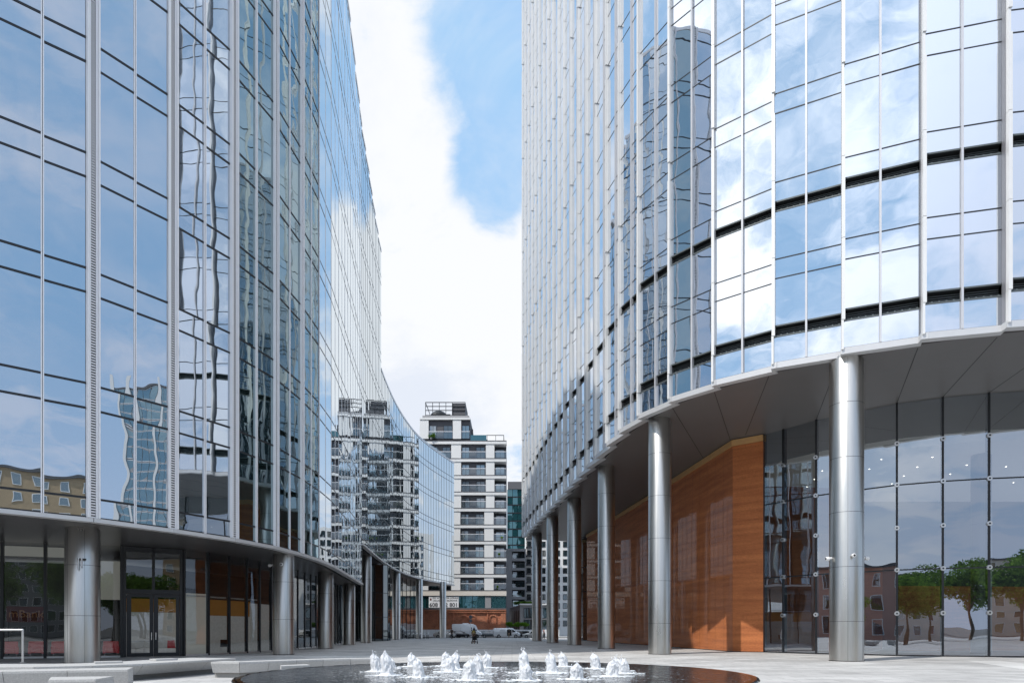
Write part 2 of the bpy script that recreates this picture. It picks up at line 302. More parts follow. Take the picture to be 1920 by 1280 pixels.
# ------------------------------------------------------------------ mesh helpers
class MB:
    def __init__(s): s.v, s.f, s.mi, s.m = [], [], [], 0
    def face(s, pts):
        k = len(s.v); s.v += [tuple(p) for p in pts]; s.f.append(tuple(range(k, k + len(pts)))); s.mi.append(s.m); return s
    def hexa(s, a, b):
        """a: four bottom corners, b: four top corners (same order, counter-clockwise from above)"""
        k = len(s.v); s.v += [tuple(p) for p in a] + [tuple(p) for p in b]
        for q in ((3, 2, 1, 0), (4, 5, 6, 7), (0, 1, 5, 4), (1, 2, 6, 5), (2, 3, 7, 6), (3, 0, 4, 7)):
            s.f.append(tuple(k + i for i in q)); s.mi.append(s.m)
        return s
    def box(s, x0, x1, y0, y1, z0, z1):
        return s.hexa([(x0, y0, z0), (x1, y0, z0), (x1, y1, z0), (x0, y1, z0)], [(x0, y0, z1), (x1, y0, z1), (x1, y1, z1), (x0, y1, z1)])
    def obox(s, o, u, n, u0, u1, n0, n1, z0, z1):
        """box in a plan frame: o origin (x,y), u along, n outward"""
        def P(a, b, z): return (o[0] + u[0] * a + n[0] * b, o[1] + u[1] * a + n[1] * b, z)
        c = [(u0, n0), (u1, n0), (u1, n1), (u0, n1)]
        if u[0] * n[1] - u[1] * n[0] < 0: c = c[::-1]
        return s.hexa([P(a, b, z0) for a, b in c], [P(a, b, z1) for a, b in c])
    def oquad(s, o, u, n, u0, u1, z0, z1, d=0.0, tilt=(0, 0)):
        uc, zc = (u0 + u1) / 2, (z0 + z1) / 2
        def P(a, z):
            k = d + tilt[0] * (a - uc) + tilt[1] * (z - zc)
            return (o[0] + u[0] * a + n[0] * k, o[1] + u[1] * a + n[1] * k, z)
        q = [P(u0, z0), P(u1, z0), P(u1, z1), P(u0, z1)]
        if u[1] * n[0] - u[0] * n[1] < 0: q = q[::-1]
        return s.face(q)
    def tube(s, a, b, r0, r1=None, n=8, caps=True):
        r1 = r0 if r1 is None else r1
        a, b = Vector(a), Vector(b); d = (b - a).normalized()
        t = Vector((0, 0, 1)) if abs(d.z) < .9 else Vector((1, 0, 0))
        x = d.cross(t).normalized(); y = d.cross(x)
        k = len(s.v)
        for c, r in ((a, r0), (b, r1)):
            for i in range(n):
                an = 2 * PI * i / n; s.v.append(tuple(c + x * (r * math.cos(an)) + y * (r * math.sin(an))))
        for i in range(n):
            j = (i + 1) % n; s.f.append((k + j, k + i, k + n + i, k + n + j)); s.mi.append(s.m)
        if caps:
            s.f.append(tuple(k + i for i in range(n))); s.mi.append(s.m)
            s.f.append(tuple(k + n + i for i in range(n - 1, -1, -1))); s.mi.append(s.m)
        return s
    def path(s, pts, r, n=8):
        for a, b in zip(pts, pts[1:]): s.tube(a, b, r, r, n)
        return s
    def lathe(s, o, prof, n=32, axis='z', cap=True):
        """prof: (radius, height) from bottom to top"""
        k = len(s.v)
        for r, h in prof:
            for i in range(n):
                an = 2 * PI * i / n; c, q = r * math.cos(an), r * math.sin(an)
                p = (c, q, h) if axis == 'z' else ((h, c, q) if axis == 'x' else (q, h, c))
                s.v.append((o[0] + p[0], o[1] + p[1], o[2] + p[2]))
        for j in range(len(prof) - 1):
            for i in range(n):
                i2 = (i + 1) % n
                s.f.append((k + j * n + i, k + j * n + i2, k + (j + 1) * n + i2, k + (j + 1) * n + i)); s.mi.append(s.m)
        if cap:
            s.f.append(tuple(k + i for i in range(n - 1, -1, -1))); s.mi.append(s.m)
            e = k + (len(prof) - 1) * n; s.f.append(tuple(e + i for i in range(n))); s.mi.append(s.m)
        return s
    def prism(s, poly, z0, z1):
        """vertical prism over a plan polygon"""
        k = len(s.v); n = len(poly)
        s.v += [(p[0], p[1], z0) for p in poly] + [(p[0], p[1], z1) for p in poly]
        area = sum(poly[i][0] * poly[(i + 1) % n][1] - poly[(i + 1) % n][0] * poly[i][1] for i in range(n))
        lo = list(range(n)); 
        if area < 0: lo = lo[::-1]
        s.f.append(tuple(k + i for i in lo[::-1])); s.mi.append(s.m)
        s.f.append(tuple(k + n + i for i in lo)); s.mi.append(s.m)
        for a in range(n):
            i, j = lo[a], lo[(a + 1) % n]
            s.f.append((k + i, k + j, k + n + j, k + n + i)); s.mi.append(s.m)
        return s
    def ball(s, o, r, nu=10, nv=6, sc=(1, 1, 1)):
        prof = [(max(1e-4, math.sin(PI * j / nv)) * r, -math.cos(PI * j / nv) * r) for j in range(nv + 1)]
        k = len(s.v); s.lathe((0, 0, 0), prof, nu)
        for i in range(k, len(s.v)):
            p = s.v[i]; s.v[i] = (o[0] + p[0] * sc[0], o[1] + p[1] * sc[1], o[2] + p[2] * sc[2])
        return s
    def build(s, name, mat, parent=None, smooth=False, world=False, bevel=0.0):
        me = bpy.data.meshes.new(name); me.from_pydata(s.v, [], s.f); me.update()
        mats = mat if isinstance(mat, (list, tuple)) else [mat]
        for x in mats: me.materials.append(M[x] if isinstance(x, str) else x)
        if len(mats) > 1: me.polygons.foreach_set('material_index', s.mi)
        if smooth: me.polygons.foreach_set('use_smooth', [True] * len(me.polygons))
        o = bpy.data.objects.new(name, me); COL.objects.link(o)
        if parent is not None:
            o.parent = parent
            if world: o.matrix_parent_inverse = Matrix.Translation(parent.location).inverted()
        if smooth:
            try: me.set_sharp_from_angle(angle=R(38))
            except Exception: pass
        if bevel:
            bv = o.modifiers.new('edge', 'BEVEL'); bv.width = bevel; bv.segments = 2; bv.limit_method = 'ANGLE'; bv.angle_limit = R(40)
        return o
def tag(o, label, cat, group=None, kind=None):
    if label: o['label'] = label
    if cat: o['category'] = cat
    if group: o['group'] = group
    if kind: o['kind'] = kind
    return o
def thing(name, label, cat, loc=(0, 0, 0), rz=0.0, group=None):
    o = bpy.data.objects.new(name, None); COL.objects.link(o)
    o.location = loc; o.rotation_euler = (0, 0, rz); o.empty_display_size = .5
    return tag(o, label, cat, group)
def kids(o): return [c for c in bpy.data.objects if c.parent == o]
def copy_tree(o, parent=None):
    c = o.copy(); COL.objects.link(c)
    if parent is not None: c.parent = parent
    for ch in kids(o): copy_tree(ch, c)
    return c
def struct(name, mb, mat, **k):
    o = mb.build(name, mat, **k); o['kind'] = 'structure'; return o
def text_mesh(name, body, size, mat, parent, loc, rot, align='LEFT', bold=0.0):
    cu = bpy.data.curves.new(name, 'FONT'); cu.body = body; cu.size = size; cu.align_x = align; cu.extrude = .004; cu.offset = bold; cu.resolution_u = 3
    t = bpy.data.objects.new(name + '_c', cu); COL.objects.link(t)
    bpy.context.view_layer.update()
    me = bpy.data.meshes.new_from_object(t.evaluated_get(bpy.context.evaluated_depsgraph_get()))
    bpy.data.objects.remove(t); bpy.data.curves.remove(cu)
    me.materials.clear(); me.materials.append(M[mat])
    o = bpy.data.objects.new(name, me); COL.objects.link(o); o.location = loc; o.rotation_euler = rot
    if parent is not None:
        o.parent = parent; o.matrix_parent_inverse = Matrix.Translation(parent.location).inverted()
    return o
def norm2(a): l = math.hypot(*a); return (a[0] / l, a[1] / l)
def resample(pts, step):
    d = [0]
    for a, b in zip(pts, pts[1:]): d.append(d[-1] + math.dist(a, b))
    def at(s):
        for i in range(len(d) - 1):
            if s <= d[i + 1] or i == len(d) - 2:
                t = (s - d[i]) / (d[i + 1] - d[i]); return (pts[i][0] + (pts[i + 1][0] - pts[i][0]) * t, pts[i][1] + (pts[i + 1][1] - pts[i][1]) * t)
    n = max(1, round(d[-1] / step))
    return [at(d[-1] * i / n) for i in range(n + 1)]
def smooth_pts(pts, sub=8):
    """Catmull-Rom through plan points"""
    out = []
    for i in range(len(pts) - 1):
        p0, p1, p2, p3 = pts[max(0, i - 1)], pts[i], pts[i + 1], pts[min(len(pts) - 1, i + 2)]
        for k in range(sub):
            t = k / sub
            out.append(tuple(.5 * (2 * p1[j] + (p2[j] - p0[j]) * t + (2 * p0[j] - 5 * p1[j] + 4 * p2[j] - p3[j]) * t * t + (3 * p1[j] - p0[j] - 3 * p2[j] + p3[j]) * t ** 3) for j in (0, 1)))
    return out + [pts[-1]]
def shown_area(pts):
    """how large a face shows in the photograph (only to choose which panes are single objects)"""
    q = []
    for x, y, z in pts:
        if y < 1: return 0
        q.append((min(1920, max(0, 960 + 1280 * x / y)), min(1280, max(0, 1180 - 1280 * (z - EYE) / y))))
    return abs(sum(q[i][0] * q[(i + 1) % len(q)][1] - q[(i + 1) % len(q)][0] * q[i][1] for i in range(len(q)))) / 2
def panes_out(cands, name, mat, parent, most=100):
    """cands: list of point lists; the largest become single parts, the rest one 'stuff' part"""
    cands = sorted(cands, key=lambda f: -shown_area(f))
    for f in cands[:most]: MB().face(f).build(name, mat, parent, world=True)
    if len(cands) > most:
        mb = MB()
        for f in cands[most:]: mb.face(f)
        o = mb.build(name, mat, parent, world=True); o["kind"] = "stuff"
# ------------------------------------------------------------------ setting
struct('ground', MB().box(-1500, 1500, -1500, 2500, -1.0, -.13), 'earth')
struct('plaza', MB().box(-70, 90, -70, 126.5, -.6, 0), 'paving')
struct('road', MB().box(-300, 300, 126.9, 145, -.6, -.12), 'asphalt')
struct('kerb', MB().box(-70, 90, 126.5, 126.9, -.6, .004), 'kerb')
struct('pavement', MB().box(-300, 300, 145.004, 260, -.6, 0.0), 'kerb')
mb = MB(); mb.box(-60, 80, 37.4, 38.6, -.3, .004); struct('paving_band', mb, 'paving_light')
mb = MB(); mb.face([(16.9, 19, .006), (19.3, 19, .006), (23.6, 33.0, .006), (21.9, 33.0, .006)]); struct('paving_band', mb, 'paving_light')
mb = MB(); mb.face([(5.0, 29.3, .008), (5.2, 28.9, .008), (17.6, 38.2, .008), (17.3, 38.5, .008)]); struct('paving_band', mb, 'paving_light')
mb = MB(); mb.face([(-16, 36.2, .009), (-16, 36.6, .009), (34, 44.6, .009), (34, 44.1, .009)])
mb = MB()
for k in range(7):
    y = 49 + 10.2 * k
    mb.face([(-12, y, .005), (6, y, .005), (6, y + .5, .005), (-12, y + .5, .005)])
struct('paving_band', mb, 'paving_light')
# ------------------------------------------------------------------ tower
TP = [(36.8, 29.3), (33.7, 28.4), (30.6, 28.0), (27.5, 28.1), (24.4, 28.55), (21.3, 29.45), (18.36, 30.64), (15.57, 32.3), (12.97, 34.1), (10.72, 36.5), (9.02, 39.15), (7.85, 42.2), (7.18, 45.3),
      (6.77, 48.4), (6.45, 51.9), (6.11, 55.1), (5.77, 58.4), (5.39, 61.4), (5.02, 64.7), (4.74, 68.2), (4.38, 71.1), (4.02, 74.3), (3.67, 77.4), (3.28, 80.4),
      (2.94, 83.6), (2.62, 86.7), (2.25, 89.9), (1.89, 93.0), (1.56, 96.2)]
tower = thing('glass_tower', 'tall glass office tower on steel columns at the right with white vertical fins', 'office tower', (22, 60, 0))
ZS = EYE + S_T
LV = [('pane', 13.28, 14.57), ('vent', 14.57, 15.10), ('pane', 15.10, 17.46), ('pane', 17.46, 18.42), ('pane', 18.42, 20.80), ('vent', 20.80, 21.27), ('pane', 21.27, 22.25)]
z = 22.25
while z < 100: LV += [('pane', z, z + 3.42), ('pane', z + 3.42, z + 4.4)]; z += 4.4
ZT = z
LV = [(k, a + EYE, b + EYE) for k, a, b in LV]; ZT += EYE
STEP = .42
pan, vents, edges, ret_joint = [], MB(), MB(), MB()
inner = []
trans = {i: MB() for i in range(len(LV))}
for i in range(len(TP) - 1):
    P, Q = TP[i], TP[i + 1]
    t = norm2((Q[0] - P[0], Q[1] - P[1])); n = (-t[1], t[0])
    A = (P[0] - n[0] * STEP, P[1] - n[1] * STEP); B = Q     # right end set back, left end forward
    u = norm2((B[0] - A[0], B[1] - A[1])); n = (-u[1], u[0]); L = math.dist(A, B)
    inner.append((A[0] - n[0] * .7, A[1] - n[1] * .7)); 
    if i == len(TP) - 2: inner.append((B[0] - n[0] * .7, B[1] - n[1] * .7))
    c = L / 2
    near = P[1] < 50
    for j, (k, z0, z1) in enumerate(LV):
        if k == 'pane':
            for a, b in ((.06, c - .05), (c + .05, L - .10)):
                tl = (rng.gauss(0, .0022), rng.gauss(0, .0016))
                m_ = MB(); m_.oquad(A, u, n, a, b, z0 + .035, z1 - .035, .02, tl); pan.append(m_.v)
        else:
            vents = MB()
            vents.oquad(A, u, n, .06, L - .1, z0 + .02, z1 - .02, -.45)                        # dark back of the vent
            vents.obox(A, u, n, .06, L - .1, -.45, .0, z1 - .05, z1 - .01)                      # head
            if near:
                for q in range(4):
                    vents.m = 1; zz = z0 + .08 + q * (z1 - z0 - .12) / 4
                    vents.obox(A, u, n, .08, L - .12, -.30, -.22, zz, zz + .03)
                for q in range(11):
                    a = .15 + (L - .3) * q / 10
                    vents.m = 1; vents.obox(A, u, n, a - .03, a + .03, -.12, -.02, z0 + .03, z0 + .10)
            vents.m = 1
            vents.obox(A, u, n, .06, L - .1, -.06, .05, z0 - .035, z0 + .035)
            vents.obox(A, u, n, .06, L - .1, -.06, .05, z1 - .035, z1 + .035)
            vents.build('vent_band', ['louvre_black', 'slat'], tower, world=True)
        if k == 'pane': trans[j].obox(A, u, n, .05, L - .1, -.08, .03 if near else .016, z0 - (.03 if near else .02), z0 + (.03 if near else .02))
    # parts of this bay
    MB().obox(A, u, n, c - .045, c + .045, -.05, .14, LV[0][1], ZT).build('mullion', 'mullion_grey', tower, world=True)
    ZF = LV[1][1]
    f = MB()
    zz = ZF; segs = []
    for j, (k, z0, z1) in enumerate(LV):
        if j == 0: continue
        segs.append((z0, z1))
    f.obox(A, u, n, L - .11, L - .01, -.02, .20, LV[0][1] - .1, ZF - .012)                        # slim foot below the vent floor
    z0 = ZF
    joints = [ZF] + [b for k, a, b in LV[3:] if k == 'pane' and b - a < 1.3]
    for a, b in zip(joints, joints[1:] + [ZT]):
        rec = False
        fl = joints.index(a)
        if fl % 3 == 2 and b - a > 2:                                                         # one short recessed length in every third storey
            f.obox(A, u, n, L - .17, L - .02, -.02, .21, a + .012, b - 1.05)
            f.obox(A, u, n, L - .13, L - .02, -.02, .16, b - 1.04, b - .012)
        else:
            f.obox(A, u, n, L - .17, L - .02, -.02, .21, a + .012, b - .012)
    f.build('fin', 'white_metal', tower, world=True)
    # the return that steps back to the neighbouring bay, pierced metal
    r = MB(); r.obox(P, (-n[0], -n[1]), u, .03, STEP - .02, -.03, .0, LV[0][1], ZT)
    r.build('pierced_return', 'slotted_fine', tower, world=True)
    rim = MB(); rim.obox(A, u, n, -.02, L + .02, -.30, .12, ZS - .02, LV[0][1] - .012)
    rim.obox(P, (-n[0], -n[1]), u, -.10, STEP - .13, -.28, -.03, ZS - .018, LV[0][1] - .014)
    rim.build('soffit_rim', 'rim_metal', tower, world=True)
panes_out(pan, 'pane', 'tower_glass', tower)
for j, (k, z0, z1) in enumerate(LV):
    if k == 'pane': trans[j].build('transom', 'dark_metal', tower, world=True)
BACK = [(2.6, 98.4), (10, 102), (46, 102), (46, 34)]
outline = inner + BACK
MB().prism(outline, ZS + .35, ZT - .3).build('building_core', 'core', tower, world=True)
# soffit: outline pulled to the rim, with dark seams
so = [(p[0], p[1]) for p in TP[1:]]
sf = []
for i in range(len(TP) - 1):
    P, Q = TP[i], TP[i + 1]; t = norm2((Q[0] - P[0], Q[1] - P[1])); n = (-t[1], t[0])
    sf.append((P[0] - n[0] * .62, P[1] - n[1] * .62))
sf.append((TP[-1][0] + .6, TP[-1][1] - .1))
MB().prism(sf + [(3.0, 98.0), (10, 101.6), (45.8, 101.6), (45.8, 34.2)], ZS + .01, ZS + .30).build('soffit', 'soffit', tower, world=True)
LOB = [(16.75, 45.5), (17.6, 44.3), (18.85, 42.3), (20.5, 40.7), (22.1, 39.2), (24.1, 38.2), (26.2, 37.5), (28.5, 37.0), (30.8, 36.8), (33.1, 36.9), (35.5, 37.3)]
sm = MB()
for (a, b) in (((12.97, 34.1), (15.6, 45.6)), ((15.57, 32.3), (18.85, 42.3)), ((18.36, 30.64), (22.1, 39.2)), ((21.3, 29.45), (24.1, 38.2)), ((24.4, 28.55), (26.2, 37.5)), ((27.5, 28.1), (28.5, 37.0)), ((10.72, 36.5), (15.0, 46.9)), ((9.02, 39.15), (14.6, 52))):
    u = norm2((b[0] - a[0], b[1] - a[1])); n = (-u[1], u[0])
    sm.obox(a, u, n, 1.0, math.dist(a, b), -.018, .018, ZS + .004, ZS + .02)
sm.build('soffit_joint', 'seam', tower, world=True)
# columns
def column(x, y, r, z1, parent, joints):
    mb = MB()
    mb.lathe((x, y, 0), [(r, 0.03), (r, z1 - .10), (r * .93, z1 - .02), (r * .93, z1 + .05)], 56, cap=False)
    mb.m = 1; mb.lathe((x, y, 0), [(r + .02, 0), (r + .02, .035)], 56, cap=False)
    for zz in joints: mb.lathe((x, y, 0), [(r + .0025, zz - .008), (r + .0025, zz + .008)], 56, cap=False)
    for an in (-1.95, -.9, 2.2):                                                             # vertical sheet joint
        cx, cy = x + math.cos(an) * r, y + math.sin(an) * r
        mb.tube((cx, cy, .04), (cx, cy, z1 - .12), .006, n=4, caps=False)
    return mb.build('column', ['column', 'seam'], parent, smooth=True, world=True)
for x, y, r in ((16.17, 33.0, .765), (9.16, 42.3, .70), (7.55, 54.6, .68), (6.2, 67.9, .69), (4.66, 78.5, .68), (3.39, 92.4, .68)):
    column(x, y, r, ZS, tower, [2.6 * k + 1.9 for k in range(5)])
# dark glazed lobbies further under the tower
mb = MB(); mb.box(9.6, 30, 95.5, 101, 0, ZS); mb.build('rear_lobby', 'office_glass', tower, world=True)
mb = MB()
for k in range(7): mb.obox((9.6, 95.5), (1, 0), (0, -1), k * 2.2, k * 2.2 + .1, 0, .08, 0, ZS)
for zz in (3.4, 6.8, 10.2): mb.obox((9.6, 95.5), (1, 0), (0, -1), 0, 18, 0, .06, zz, zz + .1)
mb.build('lobby_frame', 'dark_metal', tower, world=True)
# ------------------------------------------------------------------ earth-coloured lobby wall under the tower
WALL = [(16.70, 45.4), (15.1, 46.7), (13.8, 59.2), (13.15, 66.3), (11.8, 78.5), (10.9, 87.5), (10.2, 93.0)]
tw = thing('clad_wall', 'long terracotta coloured wall with a pale gold top edge under the tower', 'wall', (14, 60, 0))
def wallseg(P, Q, z0, z1, mat, d0=-.5, d1=0.0, name='wall_panel', e=0.0):
    u = norm2((Q[0] - P[0], Q[1] - P[1])); n = (-u[1], u[0])
    return MB().obox(P, u, n, e, math.dist(P, Q) - e, d0, d1, z0, z1).build(name, mat, tw, world=True)
ZW = ZS - .05
wallseg(WALL[0], WALL[1], .05, ZW - .42, 'terracotta_raw')
for i in range(1, 6):
    P, Q = WALL[i], WALL[i + 1]
    if i == 4:                                                                                # doorway recess
        def lerp(t): return (P[0] + (Q[0] - P[0]) * t, P[1] + (Q[1] - P[1]) * t)
        a, b = lerp(.05), lerp(.40)
        wallseg(P, a, .05, ZW - .42, 'terracotta'); wallseg(b, Q, .05, ZW - .42, 'terracotta')
        wallseg(a, b, 9.0, ZW - .42, 'terracotta'); wallseg(a, b, .05, 9.0, 'terracotta_raw', -1.6, -1.0, 'doorway')
    else: wallseg(P, Q, .05, ZW - .42, 'terracotta')
wallseg(WALL[0], WALL[1], ZW - .40, ZW, 'gold', -.5, .10, 'top_trim')
for i in range(1, 6): wallseg(WALL[i], WALL[i + 1], ZW - .40, ZW, 'gold', -.5, .10, 'top_trim', .004)
for i in range(0, 6): wallseg(WALL[i], WALL[i + 1], .0, .045, 'seam', -.4, -.02, 'plinth', .01)
mb = MB(); jn = 0
for i in range(1, 6):
    P, Q = WALL[i], WALL[i + 1]; u = norm2((Q[0] - P[0], Q[1] - P[1])); n = (-u[1], u[0])
    L = math.dist(P, Q); k = 1
    while k * 1.5 < L and i < 4:
        mb.obox(P, u, n, k * 1.5 - .006, k * 1.5 + .006, 0, .002, .06, ZW - .44); k += 1
mb.build('panel_joint', 'seam', tw, world=True)
# ------------------------------------------------------------------ bolted lobby glass
lob = thing('glass_wall', 'tall clear glass lobby wall held by round steel bolts beside the terracotta wall', 'glass wall', (24, 39, 0))
TRZ = (3.43 + EYE, 8.3 + EYE)
for i in range(len(LOB) - 1):
    P, Q = LOB[i], LOB[i + 1]; u = norm2((Q[0] - P[0], Q[1] - P[1])); n = (u[1], -u[0]); L = math.dist(P, Q)
    for z0, z1 in ((.06, TRZ[0]), (TRZ[0], TRZ[1]), (TRZ[1], ZS)):
        m_ = MB(); m_.oquad(P, u, n, .03, L - .03, z0 + .02, z1 - .02, 0, (rng.gauss(0, .002), rng.gauss(0, .0012)))
        m_.build('pane', 'lobby_glass', lob, world=True)
    tr_ = MB()
    for z in (.03,) + TRZ: tr_.obox(P, u, n, .06, L - .06, -.05, .03, z - .035, z + .035)
    tr_.build('transom', 'dark_metal', lob, world=True)
    po = MB().obox(P, u, n, -.055, .055, -.30, .05, .0, ZS).build('post', 'dark_metal', lob, world=True)
    if i > 0:
        for zz in (.94, 3.43, 5.83, 8.3, 10.66):
            b = MB(); b.tube((P[0], P[1], zz + EYE), (P[0] + n[0] * .12, P[1] + n[1] * .12, zz + EYE), .13, .13, 20)
            b.m = 1; b.tube((P[0] + n[0] * .12, P[1] + n[1] * .12, zz + EYE), (P[0] + n[0] * .135, P[1] + n[1] * .135, zz + EYE), .05, .05, 12)
            b.build('bolt_plate', ['steel', 'dark_metal'], po, smooth=True)
# lobby interior behind the glass (fixed parts of the tower)
MB().prism([(16.9, 45.9), (18.9, 42.7), (22.2, 39.6), (26.3, 37.9), (31, 37.3), (36, 37.8), (44, 50), (44, 60), (17.4, 60)], .002, .012).build('lobby_floor', 'floor_in', tower, world=True)
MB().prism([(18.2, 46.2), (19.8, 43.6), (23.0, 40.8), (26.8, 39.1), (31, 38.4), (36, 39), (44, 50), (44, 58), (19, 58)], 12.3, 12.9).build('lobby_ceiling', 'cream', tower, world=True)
mb = MB().hexa([(16.9, 46.0, .02), (23.5, 47.0, .02), (23.5, 47.4, .02), (16.9, 46.4, .02)], [(16.9, 46.0, 11.2), (23.5, 47.0, 11.2), (23.5, 47.4, 11.2), (16.9, 46.4, 11.2)])
mb.hexa([(27.2, 48, .02), (44, 50, .02), (44, 50.4, .02), (27.2, 48.4, .02)], [(27.2, 48, 4.6), (44, 50, 4.6), (44, 50.4, 4.6), (27.2, 48.4, 4.6)])
mb.hexa([(23.0, 51, .02), (28, 51.6, .02), (28, 52, .02), (23, 51.4, .02)], [(23.0, 51, 6.2), (28, 51.6, 6.2), (28, 52, 6.2), (23.0, 51.4, 6.2)])
mb.build('lobby_back_wall', 'terracotta_raw', tower, world=True)
mb = MB().box(18, 44, 57.6, 58, .02, 12.3); mb.build('lobby_rear_glazing', 'core', tower, world=True)
column(29.0, 42.2, .55, 12.3, tower, [4, 8]).data.materials[0] = M['soffit']
mb = MB()
for a in range(6):
    for b in range(4):
        x, y = 20.5 + a * 2.9 + b * .6, 43.8 + b * 2.6 - a * .55 + (a > 3) * a * .25
        mb.lathe((x, y, 0), [(.045, 12.27), (.045, 12.297)], 10)
mb.build('ceiling_lamp', 'lamp', tower, world=True)
# ------------------------------------------------------------------ curved office building on the left
S1, S2 = 4.6 + EYE, 8.7 + EYE
near_c = [(-45, 22.5), (-40, 21.3), (-36, 20.9), (-32, 21.2), (-28.5, 22.1), (-25, 23.6), (-22.5, 25.0), (-20.1, 26.8), (-19.05, 27.8), (-18.0, 29.0), (-16.95, 30.7), (-16.1, 32.2), (-15.2, 34.0), (-14.5, 35.5), (-13.85, 37.3), (-13.45, 39.25), (-13.2, 41.5), (-13.08, 43.6), (-13.05, 46.4),
          (-13.25, 50.5), (-13.75, 55.0), (-14.5, 62.0), (-15.4, 70.0)]
far_c = [(-15.4, 70.0), (-15.75, 75), (-16.25, 81.5), (-16.75, 90.3), (-16.95, 98.5), (-16.8, 106), (-16.2, 114.2), (-15.1, 121), (-13.4, 128), (-11.45, 135)]
ob = thing('office_building', 'long wavy glass office building on steel columns along the left side of the plaza', 'office building', (-25, 60, 0))
def roof_z(y):
    if y <= 86: return EYE + 54.3 - max(0, y - 58) * .236
    return EYE + 33.0
def split_at(pts, s):            # distance from the start to the point nearest to s
    d = 0; best = (9e9, 0)
    fine = smooth_pts(pts, 12)
    for a, b in zip(fine, fine[1:]):
        if math.dist(a, s) < best[0]: best = (math.dist(a, s), d)
        d += math.dist(a, b)
    return best[1], d, fine
s173, dl, fine = split_at(near_c, (-17.9, 29.2))
def at_len(fine, s):
    d = 0
    for a, b in zip(fine, fine[1:]):
        l = math.dist(a, b)
        if d + l >= s: t = (s - d) / l; return (a[0] + (b[0] - a[0]) * t, a[1] + (b[1] - a[1]) * t)
        d += l
    return fine[-1]
BW = 3.62
n0 = int(s173 // BW)
s = s173 - n0 * BW
bays = []
while s < dl - .2:
    e = min(s + BW, dl)
    if dl - e < 1.2: e = dl
    bays.append((at_len(fine, s), at_len(fine, e))); s = e
nb_near = len(bays)
ff = resample(smooth_pts(far_c, 12), 2.75)
bays += list(zip(ff, ff[1:]))
FL = [(5.6, 9.39), (9.39, 10.44)]
z = 10.44
while z < 60: FL += [(z, z + 3.85), (z + 3.85, z + 4.87)]; z += 4.87
near_l = [(4.78, 5.6)] + FL
pan1, pan2, pan3 = [], [], []
tr_by = {}
edge_in = []
rimo = MB(); 
for i, (A, B) in enumerate(bays):
    u = norm2((B[0] - A[0], B[1] - A[1])); n = (u[1], -u[0]); L = math.dist(A, B)
    near = i < nb_near
    strip = near and A[1] < 44
    zt = roof_z(A[1]) if A[1] > 86 else roof_z((A[1] + B[1]) / 2)
    zb = (S1 if near else S2)
    edge_in.append((A[0] - n[0] * .6, A[1] - n[1] * .6))
    levels = near_l if near else [(8.88, 9.39), (9.39, 10.44)] + FL[2:]
    w0 = .27 if strip else .05
    cuts = [(w0, L / 2 - .05), (L / 2 + .05, L - (.27 if strip else .05))]
    if not near: cuts = [(.05, L / 2 - .04), (L / 2 + .04, L - .05)]
    for (z0, z1) in levels:
        z0 += EYE; z1 += EYE
        if z0 > zt - .8: continue
        z1 = min(z1, zt - .25)
        tw_ = .085 if B[1] < 33.2 else (.03 if B[1] < 36.5 else 0)      # the panes of the front bays are set a few degrees proud of the chord
        for a, b in cuts:
            c_ = (a + b) / 2; O = (A[0] + u[0] * c_, A[1] + u[1] * c_); hw_ = (b - a) / 2
            u2 = norm2((u[0] + n[0] * tw_, u[1] + n[1] * tw_)); n2 = (u2[1], -u2[0])
            tl = (rng.gauss(0, .0024 if near else .0020), rng.gauss(0, .0016))
            m_ = MB(); m_.oquad(O, u2, n2, -hw_, hw_, z0 + .04, z1 - .03, .01, tl)
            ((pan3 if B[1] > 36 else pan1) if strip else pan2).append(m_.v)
            key = round(z0, 2)
            tr_by.setdefault(key, MB()).obox(O, u2, n2, -hw_ - .02, hw_ + .02, -.08, (.035 if A[1] < 46 else .018), z0 - .045, z0 + .045)
    zb_ = zb + .16
    # slim double mullion in the middle of the bay
    m_ = MB()
    dp = .12 if A[1] < 38 else (.07 if A[1] < 46 else .022)
    for d in ((-.055, -.012), (.012, .055)): m_.obox(A, u, n, L / 2 + d[0], L / 2 + d[1], -.04, dp, zb_, zt)
    m_.m = 1; m_.obox(A, u, n, L / 2 - .012, L / 2 + .012, -.04, dp * .6, zb_, zt)
    m_.build('mullion', ['silver', 'dark_metal'] if near else ['slat', 'dark_metal'], ob, world=True)
    if strip:
        f = MB(); f.obox(A, u, n, -.26, -.19, -.03, dp + .05, zb_, zt); f.obox(A, u, n, .19, .26, -.03, dp + .05, zb_, zt)
        f.obox(A, u, n, -.185, -.105, -.03, dp - .01, zb_, zt); f.obox(A, u, n, .105, .185, -.03, dp - .01, zb_, zt)
        f.m = 1; f.obox(A, u, n, -.10, .10, -.03, dp - .04, zb_, zt)
        f.build('slotted_strip', ['silver', 'slotted'], ob, world=True)
    else:
        f = MB(); f.obox(A, u, n, -.04, .04, -.04, dp + .006, zb_, zt); f.build('mullion', 'silver' if near else 'slat', ob, world=True)
    MB().obox(A, u, n, .0, L, -.28, .16, zb - .02, zb + .15).build('soffit_rim', 'rim_metal', ob, world=True)
    MB().obox(A, u, n, .0, L, -.30, .05, zt - .22, zt + .1).build('parapet', 'silver', ob, world=True)
Lb = bays[-1]; u = norm2((Lb[1][0] - Lb[0][0], Lb[1][1] - Lb[0][1])); n = (u[1], -u[0])
edge_in.append((Lb[1][0] - n[0] * .6 - u[0] * .1, Lb[1][1] - n[1] * .6 - u[1] * .1))
panes_out(pan1, 'pane', 'office_glass', ob, 70)
panes_out(pan3, 'pane', 'office_glass_dark_reflection', ob, 30)
panes_out(pan2, 'curved_pane', 'wave_glass', ob)
